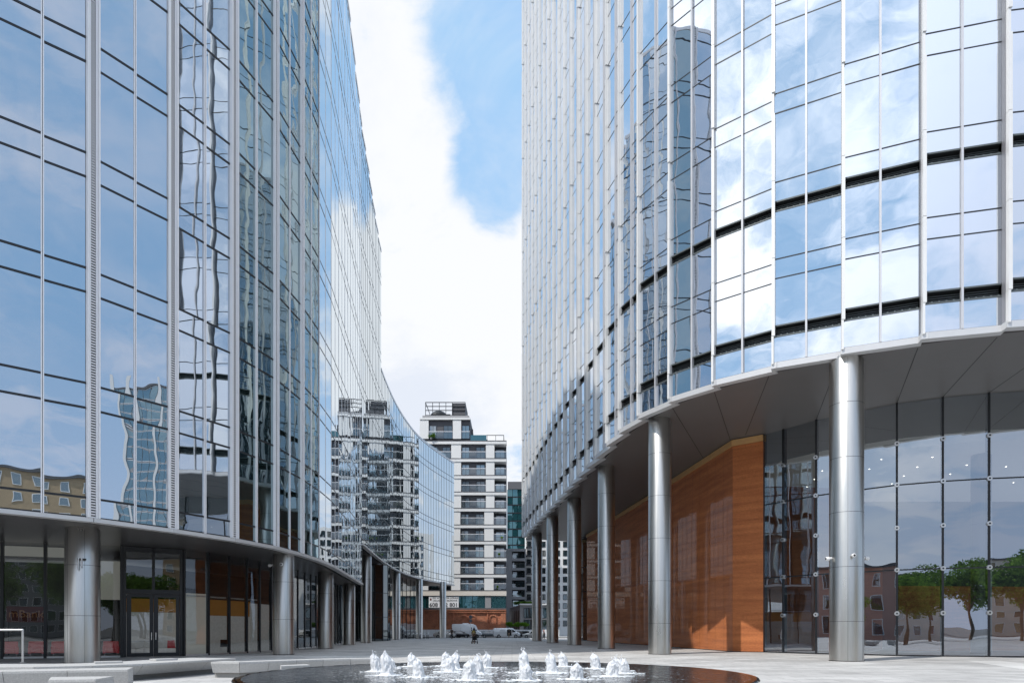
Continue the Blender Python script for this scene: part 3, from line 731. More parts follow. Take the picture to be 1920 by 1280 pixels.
for k, m_ in tr_by.items(): m_.build('transom', 'dark_metal', ob, world=True)
ei_near = edge_in[:nb_near + 1]; ei_far = edge_in[nb_near:]
kbreak = next(i for i, p in enumerate(ei_far) if p[1] > 85)
MB().prism(ei_near + [(-60, 71), (-60, 23)], S1 + .5, EYE + 50.8).build('building_core', 'core', ob, world=True)
MB().prism(ei_far[:kbreak + 1] + [(-60, ei_far[kbreak][1]), (-60, ei_far[0][1])], S2 + .5, EYE + 47.3).build('building_core', 'core', ob, world=True)
MB().prism(ei_far[kbreak:] + [(-60, 140), (-60, ei_far[kbreak][1])], S2 + .5, EYE + 32.6).build('building_core', 'core', ob, world=True)
# end wall of the tall part and the end wall of the wave, and the cheek where the soffit steps up
e = ei_far[kbreak]; MB().obox((e[0], e[1] + .02), (-1, 0), (0, 1), -.5, 44, 0, .25, EYE + 32.7, roof_z(86) - .1).build('end_wall', 'silver', ob, world=True)
e = ei_far[-1]; MB().obox((e[0] + .5, e[1]), (-1, 0), (0, 1), 0, 48, .0, .25, S2 - .01, EYE + 33).build('end_wall', 'silver', ob, world=True)
MB().obox((-15.45, 69.8), (-1, 0), (0, 1), 0, 40, 0, .25, S1 - .01, S2 + .4).build('step_wall', 'soffit_dark', ob, world=True)
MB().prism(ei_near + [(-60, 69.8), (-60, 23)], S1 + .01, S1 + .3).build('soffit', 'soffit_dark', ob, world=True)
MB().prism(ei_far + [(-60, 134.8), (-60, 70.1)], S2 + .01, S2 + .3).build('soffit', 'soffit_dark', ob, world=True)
# glass balustrade along the lower roof
mb = MB()
for a, b in zip(ei_far[kbreak:], ei_far[kbreak + 1:]):
    u = norm2((b[0] - a[0], b[1] - a[1])); n = (u[1], -u[0]); mb.oquad(a, u, n, .03, math.dist(a, b) - .03, EYE + 33.0, EYE + 34.6, -1.0)
mb.build('roof_balustrade', 'rail_glass', ob, world=True)
for x, y, r, s in ((-19.5, 31.0, .70, S1), (-13.95, 41.7, .62, S1), (-15.0, 54.9, .61, S1), (-16.35, 68.4, .62, S1), (-16.95, 79.3, .62, S2), (-17.55, 103.5, .62, S2), (-15.95, 117.5, .60, S2), (-12.65, 125.0, .60, S2)):
    column(x, y, r, s, ob, [s * .35, s * .72])
# ------------------------------------------------------------------ shop fronts under the left building
SW = [(-34, 32.4), (-27.2, 35.2), (-21.4, 37.4), (-18.7, 39.2), (-17.3, 43.0), (-16.7, 47.0), (-16.6, 52.0), (-16.75, 58.0), (-17.3, 65.0), (-18.0, 72.0), (-18.9, 79.0), (-20.6, 86.0)]
SWf = smooth_pts(SW, 10)
def on_wall(k):                       # point of the shop wall on the bearing k = x / y
    for a, b in zip(SWf, SWf[1:]):
        fa, fb = a[0] - k * a[1], b[0] - k * b[1]
        if fa <= 0 <= fb:
            t = fa / (fa - fb); return (a[0] + (b[0] - a[0]) * t, a[1] + (b[1] - a[1]) * t)
    return SWf[0]
sp = [SWf[0]] + [on_wall((p - 960) / 1280) for p in (-70, 4, 85, 155, 228, 345, 391, 430, 463, 487, 509)]
last = sp[-1]
rest = [p for p in SWf if p[1] > last[1] + 1.2]
sp += resample([last] + rest, 1.9)[1:]
def posts_and_glass(A, B, first):
    u = norm2((B[0] - A[0], B[1] - A[1])); n = (u[1], -u[0]); L = math.dist(A, B)
    return u, n, L
for i, (A, B) in enumerate(zip(sp, sp[1:])):
    u, n, L = posts_and_glass(A, B, i)
    if i == 5:                        # the double door
        d = MB(); d.obox(A, u, n, .08, .22, -.1, .08, .01, S1 - .02); d.obox(A, u, n, L - .22, L - .08, -.1, .08, .01, S1 - .02)
        d.obox(A, u, n, .22, L - .22, -.1, .08, 3.5, 3.75); d.obox(A, u, n, L / 2 - .07, L / 2 + .07, -.1, .06, 3.75, S1 - .02)
        d.obox(A, u, n, .22, L - .22, -.1, .06, S1 - .30, S1 - .02)
        d.build('door_frame', 'dark_metal', ob, world=True)
        for a, b in ((.24, L / 2 - .01), (L / 2 + .01, L - .24)):
            lf = MB()
            lf.obox(A, u, n, a, a + .22, -.05, .05, .03, 3.48); lf.obox(A, u, n, b - .18, b, -.05, .05, .03, 3.48)
            lf.obox(A, u, n, a + .22, b - .18, -.05, .05, .03, .22); lf.obox(A, u, n, a + .22, b - .18, -.05, .05, 3.32, 3.48)
            lo = lf.build('door', 'dark_metal', ob, world=True)
            g = MB(); g.oquad(A, u, n, a + .22, b - .18, .22, 3.32, 0); g.build('door_pane', 'shop_glass', lo)
            h = MB(); hx = b - .10 if a < L / 3 else a + .10
            h.obox(A, u, n, hx - .02, hx + .02, .08, .12, .95, 1.35); h.obox(A, u, n, hx - .02, hx + .02, .05, .08, 1.0, 1.04); h.obox(A, u, n, hx - .02, hx + .02, .05, .08, 1.26, 1.30)
            h.build('handle', 'steel', lo)
        for a, b in ((.22, L / 2 - .07), (L / 2 + .07, L - .22)):
            g = MB(); g.oquad(A, u, n, a, b, 3.75, S1 - .30, 0); g.build('shop_pane', 'shop_glass', ob, world=True)
    else:
        g = MB(); g.oquad(A, u, n, .04, L - .04, .08, S1 - .02, 0, (rng.gauss(0, .002), 0)); g.build('shop_pane', 'shop_glass', ob, world=True)
        g = MB(); g.obox(A, u, n, .045, L - .045, -.06, .04, .0, .10); g.build('shop_sill', 'steel', ob, world=True)
    w = .055 if i > 6 else .07
    MB().obox(A, u, n, -w, w, -.14, .06, 0, S1 - .01).build('shop_post', 'dark_metal', ob, world=True)
# fixed interior
MB().prism([(p[0] - .1, p[1] + .3) for p in SWf] + [(-34, 86), (-45, 45)], .003, .012).build('shop_floor', 'floor_in', ob, world=True)
def inner_pt(k, back): 
    p = on_wall((k - 960) / 1280); l = math.hypot(*p); return (p[0] * (1 + back / l), p[1] * (1 + back / l))
def partition(p0, p1, back, z0, z1, mat, name, th=.08):
    a, b = inner_pt(p0, back), inner_pt(p1, back); u = norm2((b[0] - a[0], b[1] - a[1])); n = (u[1], -u[0])
    return MB().obox(a, u, n, 0, math.dist(a, b), -th, 0, z0, z1).build(name, mat, ob, world=True)
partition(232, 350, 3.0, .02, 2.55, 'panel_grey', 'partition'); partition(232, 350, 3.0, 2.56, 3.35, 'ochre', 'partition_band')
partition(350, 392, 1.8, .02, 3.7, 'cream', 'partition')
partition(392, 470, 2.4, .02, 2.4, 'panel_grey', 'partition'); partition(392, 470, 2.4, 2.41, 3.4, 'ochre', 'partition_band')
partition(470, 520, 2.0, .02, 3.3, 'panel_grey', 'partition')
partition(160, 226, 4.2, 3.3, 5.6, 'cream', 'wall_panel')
partition(-120, 160, 12, .02, 6, 'soffit_dark', 'rear_wall'); partition(160, 600, 9, .02, 6, 'core', 'rear_wall')
MB().box(-40, -20.3, 86.2, 86.5, .02, S2 - .01).build('rear_wall', 'core', ob, world=True)
MB().box(-40, -17.1, 70.3, 70.5, S1 + .3, S2 - .01).build('upper_wall', 'soffit_dark', ob, world=True)
# dark glazed drum and a finned glass screen under the raised soffit
DC, DR = (-20.6, 93.0), 3.9
for k in range(14):
    a0, a1 = R(-150 + k * 20), R(-130 + k * 20); A = (DC[0] + DR * math.cos(a0), DC[1] + DR * math.sin(a0)); B = (DC[0] + DR * math.cos(a1), DC[1] + DR * math.sin(a1))
    u = norm2((B[0] - A[0], B[1] - A[1])); n = (u[1], -u[0]); L = math.dist(A, B)
    for z0, z1 in ((.05, 3.2), (3.2, 6.4), (6.4, S2 - .02)):
        g = MB(); g.oquad(A, u, n, .03, L - .03, z0 + .03, z1 - .03); g.build('lobby_pane', 'drum_glass', ob, world=True)
    f = MB(); f.obox(A, u, n, -.05, .05, -.06, .06, 0, S2 - .01)
    for zz in (.0, 3.17, 6.37): f.obox(A, u, n, .06, L - .06, -.05, .04, zz, zz + .07)
    f.build('lobby_frame', 'dark_metal', ob, world=True)
MB().lathe((DC[0], DC[1], 0), [(DR - 1.6, .02), (DR - 1.6, S2)], 24).build('lobby_core', 'core', ob, world=True)
MB().obox((-17.05, 93.3), (0, 1), (1, 0), 0, .9, 0, .02, 1.6, 3.0).build('wall_sign', 'cloth_orange', ob, world=True)
A, B = (-19.4, 103.5), (-17.3, 123.0); u = norm2((B[0] - A[0], B[1] - A[1])); n = (u[1], -u[0]); L = math.dist(A, B); k = 0.0
while k < L - .5:
    MB().obox(A, u, n, k - .02, k + .02, -.06, .06, 0, S2 - .01).build('screen_fin', 'dark_metal', ob, world=True)
    g = MB(); g.oquad(A, u, n, k + .04, k + 2.56, .05, S2 - .03); g.build('screen_pane', 'shop_glass', ob, world=True); k += 2.6

for p0, p1, back in ((235, 285, 2.4), (292, 340, 2.4), (352, 388, 1.5), (396, 424, 2.0), (434, 458, 2.0), (466, 484, 1.7)):
    partition(p0, p1, back, 3.50, 3.58, 'lamp' if p0 > 900 else 'camera_white', 'light_bar', .12)
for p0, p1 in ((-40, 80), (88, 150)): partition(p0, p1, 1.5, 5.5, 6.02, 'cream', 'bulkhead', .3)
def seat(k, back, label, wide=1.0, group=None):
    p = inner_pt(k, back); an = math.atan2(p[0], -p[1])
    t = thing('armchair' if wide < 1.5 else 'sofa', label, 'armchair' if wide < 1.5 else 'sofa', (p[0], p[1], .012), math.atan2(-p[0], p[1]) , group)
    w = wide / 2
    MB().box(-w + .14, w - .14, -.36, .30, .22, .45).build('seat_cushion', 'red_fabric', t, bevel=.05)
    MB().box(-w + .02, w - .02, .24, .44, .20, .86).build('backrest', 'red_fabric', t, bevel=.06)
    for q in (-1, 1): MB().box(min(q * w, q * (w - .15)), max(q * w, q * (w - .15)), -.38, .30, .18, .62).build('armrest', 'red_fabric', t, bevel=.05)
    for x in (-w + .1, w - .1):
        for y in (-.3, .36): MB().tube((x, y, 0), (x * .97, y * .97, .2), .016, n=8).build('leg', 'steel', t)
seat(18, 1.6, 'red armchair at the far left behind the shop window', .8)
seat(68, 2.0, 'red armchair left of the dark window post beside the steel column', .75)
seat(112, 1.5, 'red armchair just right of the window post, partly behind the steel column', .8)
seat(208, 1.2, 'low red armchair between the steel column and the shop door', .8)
def chair(k, back, label, mat):
    p = inner_pt(k, back)
    t = thing('chair', label, 'chair', (p[0], p[1], .012), .6)
    MB().box(-.22, .22, -.22, .22, .43, .47).build('seat', mat, t, bevel=.015)
    MB().hexa([(-.21, .19, .47), (.21, .19, .47), (.21, .23, .47), (-.21, .23, .47)], [(-.19, .26, .88), (.19, .26, .88), (.19, .30, .88), (-.19, .30, .88)]).build('backrest', mat, t, bevel=.015)
    for x in (-.19, .19):
        for y in (-.19, .19): MB().tube((x * 1.2, y * 1.2, 0), (x, y, .44), .013, n=8).build('leg', 'steel', t)
chair(262, 1.1, 'grey chair behind the left leaf of the shop door', 'panel_grey'); chair(279, 1.5, 'second grey chair behind the left door leaf, near the door gap', 'panel_grey')
chair(322, 1.2, 'orange red chair behind the right leaf of the shop door', 'red_fabric'); chair(421, 1.0, 'dark chair behind the narrow pane right of the door', 'cloth_black')
p = inner_pt(48, 5.0)
sg = thing('shop_sign', 'dim dark red sign reading mBank inside the far left shop window', 'sign', (p[0], p[1], 1.95))
sg.rotation_euler = (0, 0, math.atan2(-p[0], p[1]))
MB().box(-.9, .9, 0, .10, 0, .92).build('panel', 'sign_red', sg)
t_ = text_mesh('lettering', 'mBank', .62, 'sign_text', None, (-.82, -.012, .28), (R(90), 0, 0)); t_.parent = sg
MB().tube((-.8, .05, -1.94), (-.8, .05, 0), .03).tube((.8, .05, -1.94), (.8, .05, 0), .03).build('stand', 'dark_metal', sg)
# ------------------------------------------------------------------ fountain
FX, FY, FR, FZ = -.36, 17.35, 6.27, .41
fo = thing('fountain', 'round black granite fountain basin brimming with water and low white jets', 'fountain', (FX, FY, 0))
MB().lathe((0, 0, 0), [(FR - 1.0, .0), (FR - .75, .08), (FR - .25, .22), (FR - .03, .33), (FR, .375), (FR - .02, .40), (FR - .09, .412), (FR - .25, .405)], 160, cap=False).build('basin', 'black_granite', fo, smooth=True)
MB().lathe((0, 0, 0), [(.02, .407), (2, .407), (4, .407), (FR - .08, .4075)], 160, cap=True).build('water', 'water', fo)
JET = [(704, 1258.5, 1220), (724, 1265.5, 1221), (733, 1252, 1231), (771, 1249, 1221), (784, 1269, 1232), (834, 1248, 1219), (842, 1259, 1226), (852, 1254, 1220), (880, 1274.6, 1233), (897, 1263, 1224),
       (912, 1251, 1219), (983, 1260, 1215), (986, 1275, 1240), (1035.5, 1261, 1218.6), (1057, 1249, 1221), (1082, 1273, 1239), (1118, 1253, 1221), (1149.5, 1267.6, 1233), (1160.5, 1257, 1228), (1172, 1262, 1229)]
def jet(x, y, h, w, seed):
    """a bubbling white column with a lobed outline, a torn crown, a few drops and a foam apron"""
    rg = random.Random(seed); mb = MB(); n, rows = 44, 30
    lean = (rg.uniform(-.10, .06), rg.uniform(-.05, .05))
    lob = [(rg.uniform(0, 2 * PI), rg.uniform(.72, 1.06)) for _ in range(4)]
    for j in range(rows + 1):
        t = j / rows
        base = 1.5 - 4.2 * t if t < .11 else 1.05 - .30 * t
        top = 1 if t < .66 else max(.03, 1 - ((t - .66) / .35) ** 2.1)
        for i in range(n):
            an = 2 * PI * i / n
            hh = max(1.0 - .55 * (1 - math.cos(an - a0)) / 2 * 1.0 - (1.06 - k) for a0, k in lob)                # each lobe has its own height
            q = 1 + .26 * noise.noise(Vector((math.cos(an) * 1.4 + seed, math.sin(an) * 1.4, t * 2.6))) + .22 * noise.noise(Vector((math.cos(an) * 4 + seed, math.sin(an) * 4, t * 6))) + .10 * noise.noise(Vector((math.cos(an) * 10 + seed, math.sin(an) * 10, t * 16)))
            r = w * base * top * q * .92
            z = h * t * (1 - min(.45, max(0, 1 - hh)) * .45 * t * t) * (1 + .16 * t * noise.noise(Vector((math.cos(an) * 3, math.sin(an) * 3 + seed, t * 2))))
            mb.v.append((x + lean[0] * t * t * h * 2 + math.cos(an) * r, y + lean[1] * t * h + math.sin(an) * r, FZ - .02 + z))
    for j in range(rows):
        for i in range(n):
            a, b = j * n + i, j * n + (i + 1) % n; mb.f.append((a, b, b + n, a + n)); mb.mi.append(0)
    mb.f.append(tuple(rows * n + i for i in range(n))); mb.mi.append(0)
    mb.v = [(a - FX, b - FY, c) for a, b, c in mb.v]                                          # into the fountain's own frame
    jo = mb.build('water_jet', 'spray', fo, smooth=True); mb = MB()
    for q in range(12):                                                                      # torn drops round the crown
        an = rg.uniform(0, 2 * PI); t = rg.uniform(.55, 1.04); r = w * rg.uniform(.2, .9) * (1.25 - t * .6)
        mb.ball((x + lean[0] * t * t * h * 2 + math.cos(an) * r, y + math.sin(an) * r, FZ + h * t), rg.uniform(.006, .014), 5, 3, (1, 1, rg.uniform(1, 2.2)))
    for q in range(18):
        an = rg.uniform(0, 2 * PI); r = w * rg.uniform(1.0, 2.2)
        mb.ball((x + math.cos(an) * r, y + math.sin(an) * r, FZ + rg.uniform(.01, .07) * (2.5 - r / w)), rg.uniform(.004, .011), 5, 3)
    for q in range(64):
        an = rg.uniform(0, 2 * PI); r = w * (1.0 + 2.0 * rg.random() ** 1.7)
        mb.ball((x + math.cos(an) * r * 1.25, y + math.sin(an) * r, FZ), rg.uniform(.010, .05) * (1.6 - r / w / 3.2), 6, 3, (1.6, 1, .2))
    mb.v = [(a - FX, b - FY, c) for a, b, c in mb.v]                                          # into the fountain's own frame
    mb.build('foam', 'foam', jo, smooth=True)['kind'] = 'stuff'
for i, (px, yb, yt) in enumerate(JET):
    d = 1280 * (EYE - FZ) / (yb - 1180); h = (yb - yt) * d / 1280
    jet((px - 960) / 1280 * d, d + .12, h, .15 if i not in (2,) else .12, i * 3.7 + 1)
# ------------------------------------------------------------------ granite benches
def bench(name, label, front, back, z1=.5, lip=.10, group=None, joints=True, z0=.16):
    """front/back: plan points from left to right; a battered face over a recessed dark plinth"""
    mb = MB(); nn = len(front)
    ctr = (sum(p[0] for p in front) / nn, sum(p[1] for p in front) / nn)
    t = thing(name, label, 'bench', (ctr[0], ctr[1], 0), 0, group)
    def mix(a, b, k): return (a[0] + (b[0] - a[0]) * k, a[1] + (b[1] - a[1]) * k)
    for i in range(nn - 1):
        f0, f1, b0, b1 = front[i], front[i + 1], back[i], back[i + 1]
        sh = .006 if joints else 0
        u = norm2((f1[0] - f0[0], f1[1] - f0[1]))
        F0, F1 = (f0[0] + u[0] * sh, f0[1] + u[1] * sh), (f1[0] - u[0] * sh, f1[1] - u[1] * sh)
        B0, B1 = (b0[0] + u[0] * sh, b0[1] + u[1] * sh), (b1[0] - u[0] * sh, b1[1] - u[1] * sh)
        d = .16
        lo = [mix(F0, B0, d), mix(F1, B1, d), B1, B0]
        tp = [F0, F1, B1, B0]
        blk = MB(); blk.hexa([(p[0], p[1], z0) for p in lo], [(p[0], p[1], z1 - .06) for p in tp])
        blk.hexa([(p[0], p[1], z1 - .06 + .003) for p in tp], [(p[0], p[1], z1) for p in tp])
        blk.build('stone_block', 'granite', t, world=True)
        pl = [mix(F0, B0, .3), mix(F1, B1, .3), mix(F1, B1, .95), mix(F0, B0, .95)]
        mb.hexa([(p[0], p[1], .0) for p in pl], [(p[0], p[1], z0) for p in pl])
    mb.build('plinth', 'granite_dark', t, world=True)
    return t
def off(pts, d):
    out = []
    for i, p in enumerate(pts):
        a, b = pts[max(0, i - 1)], pts[min(len(pts) - 1, i + 1)]; u = norm2((b[0] - a[0], b[1] - a[1])); out.append((p[0] - u[1] * d, p[1] + u[0] * d))
    return out
fB = resample(smooth_pts([(-15.6, 18.2), (-13.6, 18.3), (-12.4, 18.6), (-11.0, 20.0), (-10.1, 22.9), (-9.75, 24.1)], 10), 1.35)
bench('stone_bench', 'long curving granite bench sweeping past the first steel column at the left', fB, off(fB, 1.9))
fA = [(-14.5, 15.55), (-12.2, 16.35), (-10.95, 16.8), (-9.68, 17.2)]
bench('stone_bench', 'straight granite bench in the left foreground with bright sunlit top', fA, [(-14.6, 16.6), (-12.5, 17.35), (-11.3, 17.8), (-10.15, 18.3)], z0=.02)
fC = resample(smooth_pts([(-9.4, 21.3), (-8.45, 21.2), (-7.6, 22.0), (-6.6, 23.0), (-5.4, 23.75), (-4.7, 24.0)], 8), .95)
bench('stone_bench', 'short battered granite bench behind the left rim of the fountain', fC, off(fC, .75))
fD = [(-9.65, 14.2), (-8.78, 14.4)]
bench('stone_bench', 'small low granite block at the bottom left corner before the straight bench', fD, [(-10.2, 15.1), (-8.95, 15.35)], z1=.46, z0=.02)
bench('stone_bench', 'small white granite slab against the fountain rim left of the jets', [(-6.9, 20.4), (-6.2, 21.0)], [(-7.1, 20.9), (-6.5, 21.6)], z1=.42, z0=.02)
for (x, y, l, rz, lb) in ((-12.15, 20.55, .72, .62, 'thin granite slab on the curved bench beside the first steel column'), (-11.45, 22.45, .72, .95, 'thin granite slab on the curved bench in front of the shop door')):
    o = MB().box(-l / 2, l / 2, -.22, .22, 0, .055).build('stone_slab', 'granite', bevel=.008); o.location = (x, y, .502); o.rotation_euler = (0, 0, rz); tag(o, lb, 'slab')
hr = thing('handrail', 'plain steel tube handrail standing on the curved granite bench at the left edge', 'handrail', (-15.05, 21.0, .5))
MB().path([(0, 0, .008), (0, 0, 1.0), (-2.6, -.6, 1.0), (-2.6, -.6, .008)], .03, 12).ball((0, 0, 1.0), .03, 10, 6).ball((-2.6, -.6, 1.0), .03, 10, 6).build('rail_tube', 'steel', hr, smooth=True)
for x, y in ((0, 0), (-2.6, -.6)): MB().lathe((x, y, 0), [(.07, -.0), (.07, .012)], 16).build('base_plate', 'steel', hr)
# platform edge the rail and bench share
# ------------------------------------------------------------------ security cameras
def cctv(x, y, z, an, label, mat='camera_white'):
    t = thing('security_camera', label, 'security camera', (x, y, z), an)
    MB().lathe((0, 0, 0), [(.05, 0), (.05, .05), (.03, .12)], 14, axis='x').build('bracket', mat, t, smooth=True)
    MB().lathe((.11, 0, -.03), [(.02, -.02), (.085, 0), (.095, .05), (.09, .15), (.075, .17)], 18, axis='x').build('housing', mat, t, smooth=True)
    MB().lathe((.285, 0, -.03), [(.055, -.008), (.05, .012), (.02, .02)], 14, axis='x').build('lens', 'plastic', t, smooth=True)
    return t
def on_col(cx, cy, r, z, an, label): return cctv(cx + math.cos(an) * r, cy + math.sin(an) * r, z, an, label)
on_col(16.17, 33, .765, 4.95, PI * 1.03, 'white security camera on the left side of the front tower column')
on_col(16.17, 33, .765, 5.02, PI * 1.46, 'white security camera facing out from the middle of the front tower column')
on_col(16.17, 33, .765, 4.98, PI * 1.97, 'white security camera on the right side of the front tower column')
on_col(-13.95, 41.7, .62, 5.45, PI * 1.03, 'pale security camera on the left side of the second column of the left building')
on_col(-13.95, 41.7, .62, 5.45, PI * 1.55, 'pale security camera on the front of the second column of the left building')
on_col(-17.55, 103.5, .62, 5.5, PI * 1.9, 'tiny camera on the far column before the bicycles')
on_col(3.39, 92.4, .68, 6.0, PI * 1.7, 'tiny camera on the farthest tower column')
fx = thing('light_fitting', 'small double steel light fitting on the first column of the left building', 'light fitting', (-19.5 + .70 * math.cos(-1.05), 31.0 + .70 * math.sin(-1.05), 4.6), -1.05)
MB().box(0, .10, -.17, .17, .02, .07).build('arm', 'plastic', fx); 
for y in (-.13, .0): MB().tube((.09, y, -.42 if y else -.30), (.09, y, .08), .035, n=10).build('spot', 'steel', fx)
# ------------------------------------------------------------------ background buildings
def SCR(Y):
    s = Y / 1280
    return (lambda x: (x - 960) * s), (lambda y: EYE + (1180 - y) * s), s
def window(par, x0, x1, z0, z1, y, glass='window_glass', mull=True, depth=.12):
    f = MB(); w = .09
    f.box(x0, x0 + w, y - .05, y + depth, z0, z1); f.box(x1 - w, x1, y - .05, y + depth, z0, z1)
    f.box(x0 + w, x1 - w, y - .05, y + depth, z1 - w, z1); f.box(x0 + w, x1 - w, y - .05, y + depth, z0, z0 + w)
    if mull: f.box((x0 + x1) / 2 - .04, (x0 + x1) / 2 + .04, y - .05, y + depth, z0 + w, z1 - w)
    o = f.build('window', 'window_frame', par, world=True)
    tl = (rng.gauss(0, .006), rng.gauss(0, .006))
    if glass == 'window_glass': glass = rng.choice(('window_glass', 'window_glass', 'window_dark', 'window_dark', 'window_light'))
    g = MB(); g.oquad((x0, y), (1, 0), (0, -1), w, x1 - x0 - w, z0 + w, z1 - w, -.02, tl); g.build('pane', glass, o)
    return o
X, Z, sc_ = SCR(150)
YF = 150.0
ap = thing('apartment_block', 'pale apartment block with dark window bays and glass balconies at the end of the plaza', 'apartment block', (X(880), YF + 8, 0))
MB().box(X(560), X(926.5), YF + .5, YF + 17, Z(1139), Z(828)).build('rear_wall', 'clad_grey', ap, world=True)
MB().box(X(926.5), X(949), YF + 2.6, YF + 17, Z(1139), Z(828)).build('rear_wall', 'clad_grey', ap, world=True)
MB().box(X(787.5), X(881), YF + .5, YF + 12, Z(824), Z(786)).build('penthouse_wall', 'clad_grey', ap, world=True)
sl = [827, 860, 891.5, 922.5, 953, 984, 1014.5, 1045.5, 1076.5, 1107]
for i, y in enumerate(sl):
    h = 5.2 if i < 9 else 9
    mb = MB(); mb.box(X(560), X(949.5), YF - .12, YF + 3.5, Z(y + h), Z(y)); mb.m = 1; mb.box(X(560), X(949.8), YF - .16, YF + 3.5, Z(y) + .004, Z(y - 1.3))
    mb.build('floor_slab', ['clad_white' if i < 9 else 'clad_cream', 'clad_grey'], ap, world=True)
    if i == 9: continue
    y0, y1 = y + h, sl[i + 1] - 1.3
    sh = 0 if i < 4 else -1.5
    for a, b in ((784, 803), (846, 864.5 + sh), (911 + sh * 2, 927 + sh)):
        MB().box(X(a), X(b), YF, YF + 1.2, Z(y1) + .004, Z(y0) - .004).build('pier', 'clad_white', ap, world=True)
    for a, b in ((806, 820), (829, 844), (866 + sh, 880 + sh), (892.5 + sh, 909 + sh * 1.5)):
        window(ap, X(a), X(b), Z(y1) + .02, Z(y0 + 4.5), YF + .46)
    window(ap, X(929), X(946), Z(y1) + .02, Z(y0 + 4.5), YF + 2.5)
    for a, b in ((803, 846), (865 + sh, 911 + sh * 2), (927.5 + sh, 949.2)):
        r_ = MB(); r_.oquad((X(a), YF + .05), (1, 0), (0, -1), .03, X(b) - X(a) - .03, Z(y1) + .05, Z(y1 - 12), 0)
        ro = r_.build('balcony_glass', 'rail_glass', ap, world=True)
        MB().box(X(a) + .02, X(b) - .02, YF + .01, YF + .09, Z(y1 - 12), Z(y1 - 13)).build('rail', 'silver', ro)
    r_ = MB(); r_.oquad((X(949.2), YF + .1), (0, 1), (1, 0), .05, 2.4, Z(y1) + .05, Z(y1 - 12), 0); r_.build('balcony_glass', 'rail_glass', ap, world=True)
for k, (a, fl) in enumerate(((935, 3), (941, 5), (868, 6), (936, 6), (905, 4), (933, 8), (897, 7))):
    zf = Z(sl[fl + 1] - 1.3)
    if k % 2: MB().lathe((X(a), YF + .25, 0), [(.14, zf + .01), (.19, zf + .4)], 12).ball((X(a), YF + .25, zf + .72), .34, 8, 6).build('balcony_planter', 'leaf', ap, world=True)
    else: MB().box(X(a), X(a) + .7, YF + .2, YF + .42, zf + .02, zf + .75).build('balcony_cabinet', 'clad_white', ap, world=True)
# penthouse
mb = MB(); mb.box(X(787), X(882), YF - .12, YF + 12.2, Z(786.5), Z(783)); mb.build('roof_slab', 'clad_white', ap, world=True)
for a, b in ((787, 803.5), (849, 864.5)): MB().box(X(a), X(b), YF, YF + 1.2, Z(822), Z(787) ).build('pier', 'clad_white', ap, world=True)
for a, b in ((804.5, 818), (831, 848), (866, 880)): window(ap, X(a), X(b), Z(821.5), Z(796), YF + .46)
for a, b in ((803.5, 849), (864.5, 881)):
    r_ = MB(); r_.oquad((X(a), YF + .05), (1, 0), (0, -1), .03, X(b) - X(a) - .03, Z(821.5), Z(809), 0); ro = r_.build('balcony_glass', 'rail_glass', ap, world=True)
    MB().box(X(a) + .02, X(b) - .02, YF + .01, YF + .09, Z(809), Z(808)).build('rail', 'silver', ro)
MB().box(X(791), X(879), YF + 1, YF + 11, Z(783) + .01, Z(776)).build('plant_room', 'clad_mid', ap, world=True)
fr = MB()
for a in (796, 809.5, 822, 834.5, 846.5): fr.box(X(a), X(a + 1), YF + 1.2, YF + 1.35, Z(776), Z(751))
for yy in (750, 757.5, 765, 774.5): fr.box(X(796), X(872), YF + 1.18, YF + 1.33, Z(yy + 1.2), Z(yy))
for a in (797, 872): fr.box(X(a) - .1, X(a), YF + 1.4, YF + 9, Z(752), Z(750)); fr.box(X(a) - .1, X(a), YF + 8.9, YF + 9, Z(776), Z(750))
fr.build('roof_screen', 'window_frame', ap, world=True)
MB().box(X(847), X(871.6), YF + 1.36, YF + 9, Z(776), Z(752)).build('screen_panel', 'clad_grey', ap, world=True)
mb = MB(); mb.ball((X(818), YF + 5, Z(769)), 2.0, 14, 8, (1.0, .8, .75)); mb.box(X(806), X(842), YF + 3, YF + 7, Z(776), Z(768)); mb.build('cooling_plant', 'window_frame', ap, world=True)
MB().hexa([(X(881), YF + 4, Z(823)), (X(913), YF + 4, Z(823)), (X(913), YF + 10, Z(823)), (X(881), YF + 10, Z(823))], [(X(881), YF + 4, Z(806)), (X(913), YF + 4, Z(814.5)), (X(913), YF + 10, Z(814.5)), (X(881), YF + 10, Z(806))]).build('terrace_room', 'clad_grey', ap, world=True)
g = MB(); g.oquad((X(882), YF + .3), (1, 0), (0, -1), 0, X(912) - X(882), Z(825), Z(814.5)); g.build('terrace_glass', 'teal_glass', ap, world=True)
mb = MB()
for a in (913, 929, 944): mb.box(X(a), X(a) + .09, YF + .2, YF + .3, Z(826), Z(815))
mb.box(X(912), X(945), YF + .18, YF + .32, Z(815.6), Z(814.6)); mb.box(X(944), X(945), YF + .33, YF + 6, Z(815.6), Z(814.6)); mb.build('terrace_rail', 'window_frame', ap, world=True)
MB().box(X(882), X(885), YF + 3.6, YF + 4.5, Z(824), Z(795)).build('chimney', 'clad_grey', ap, world=True)
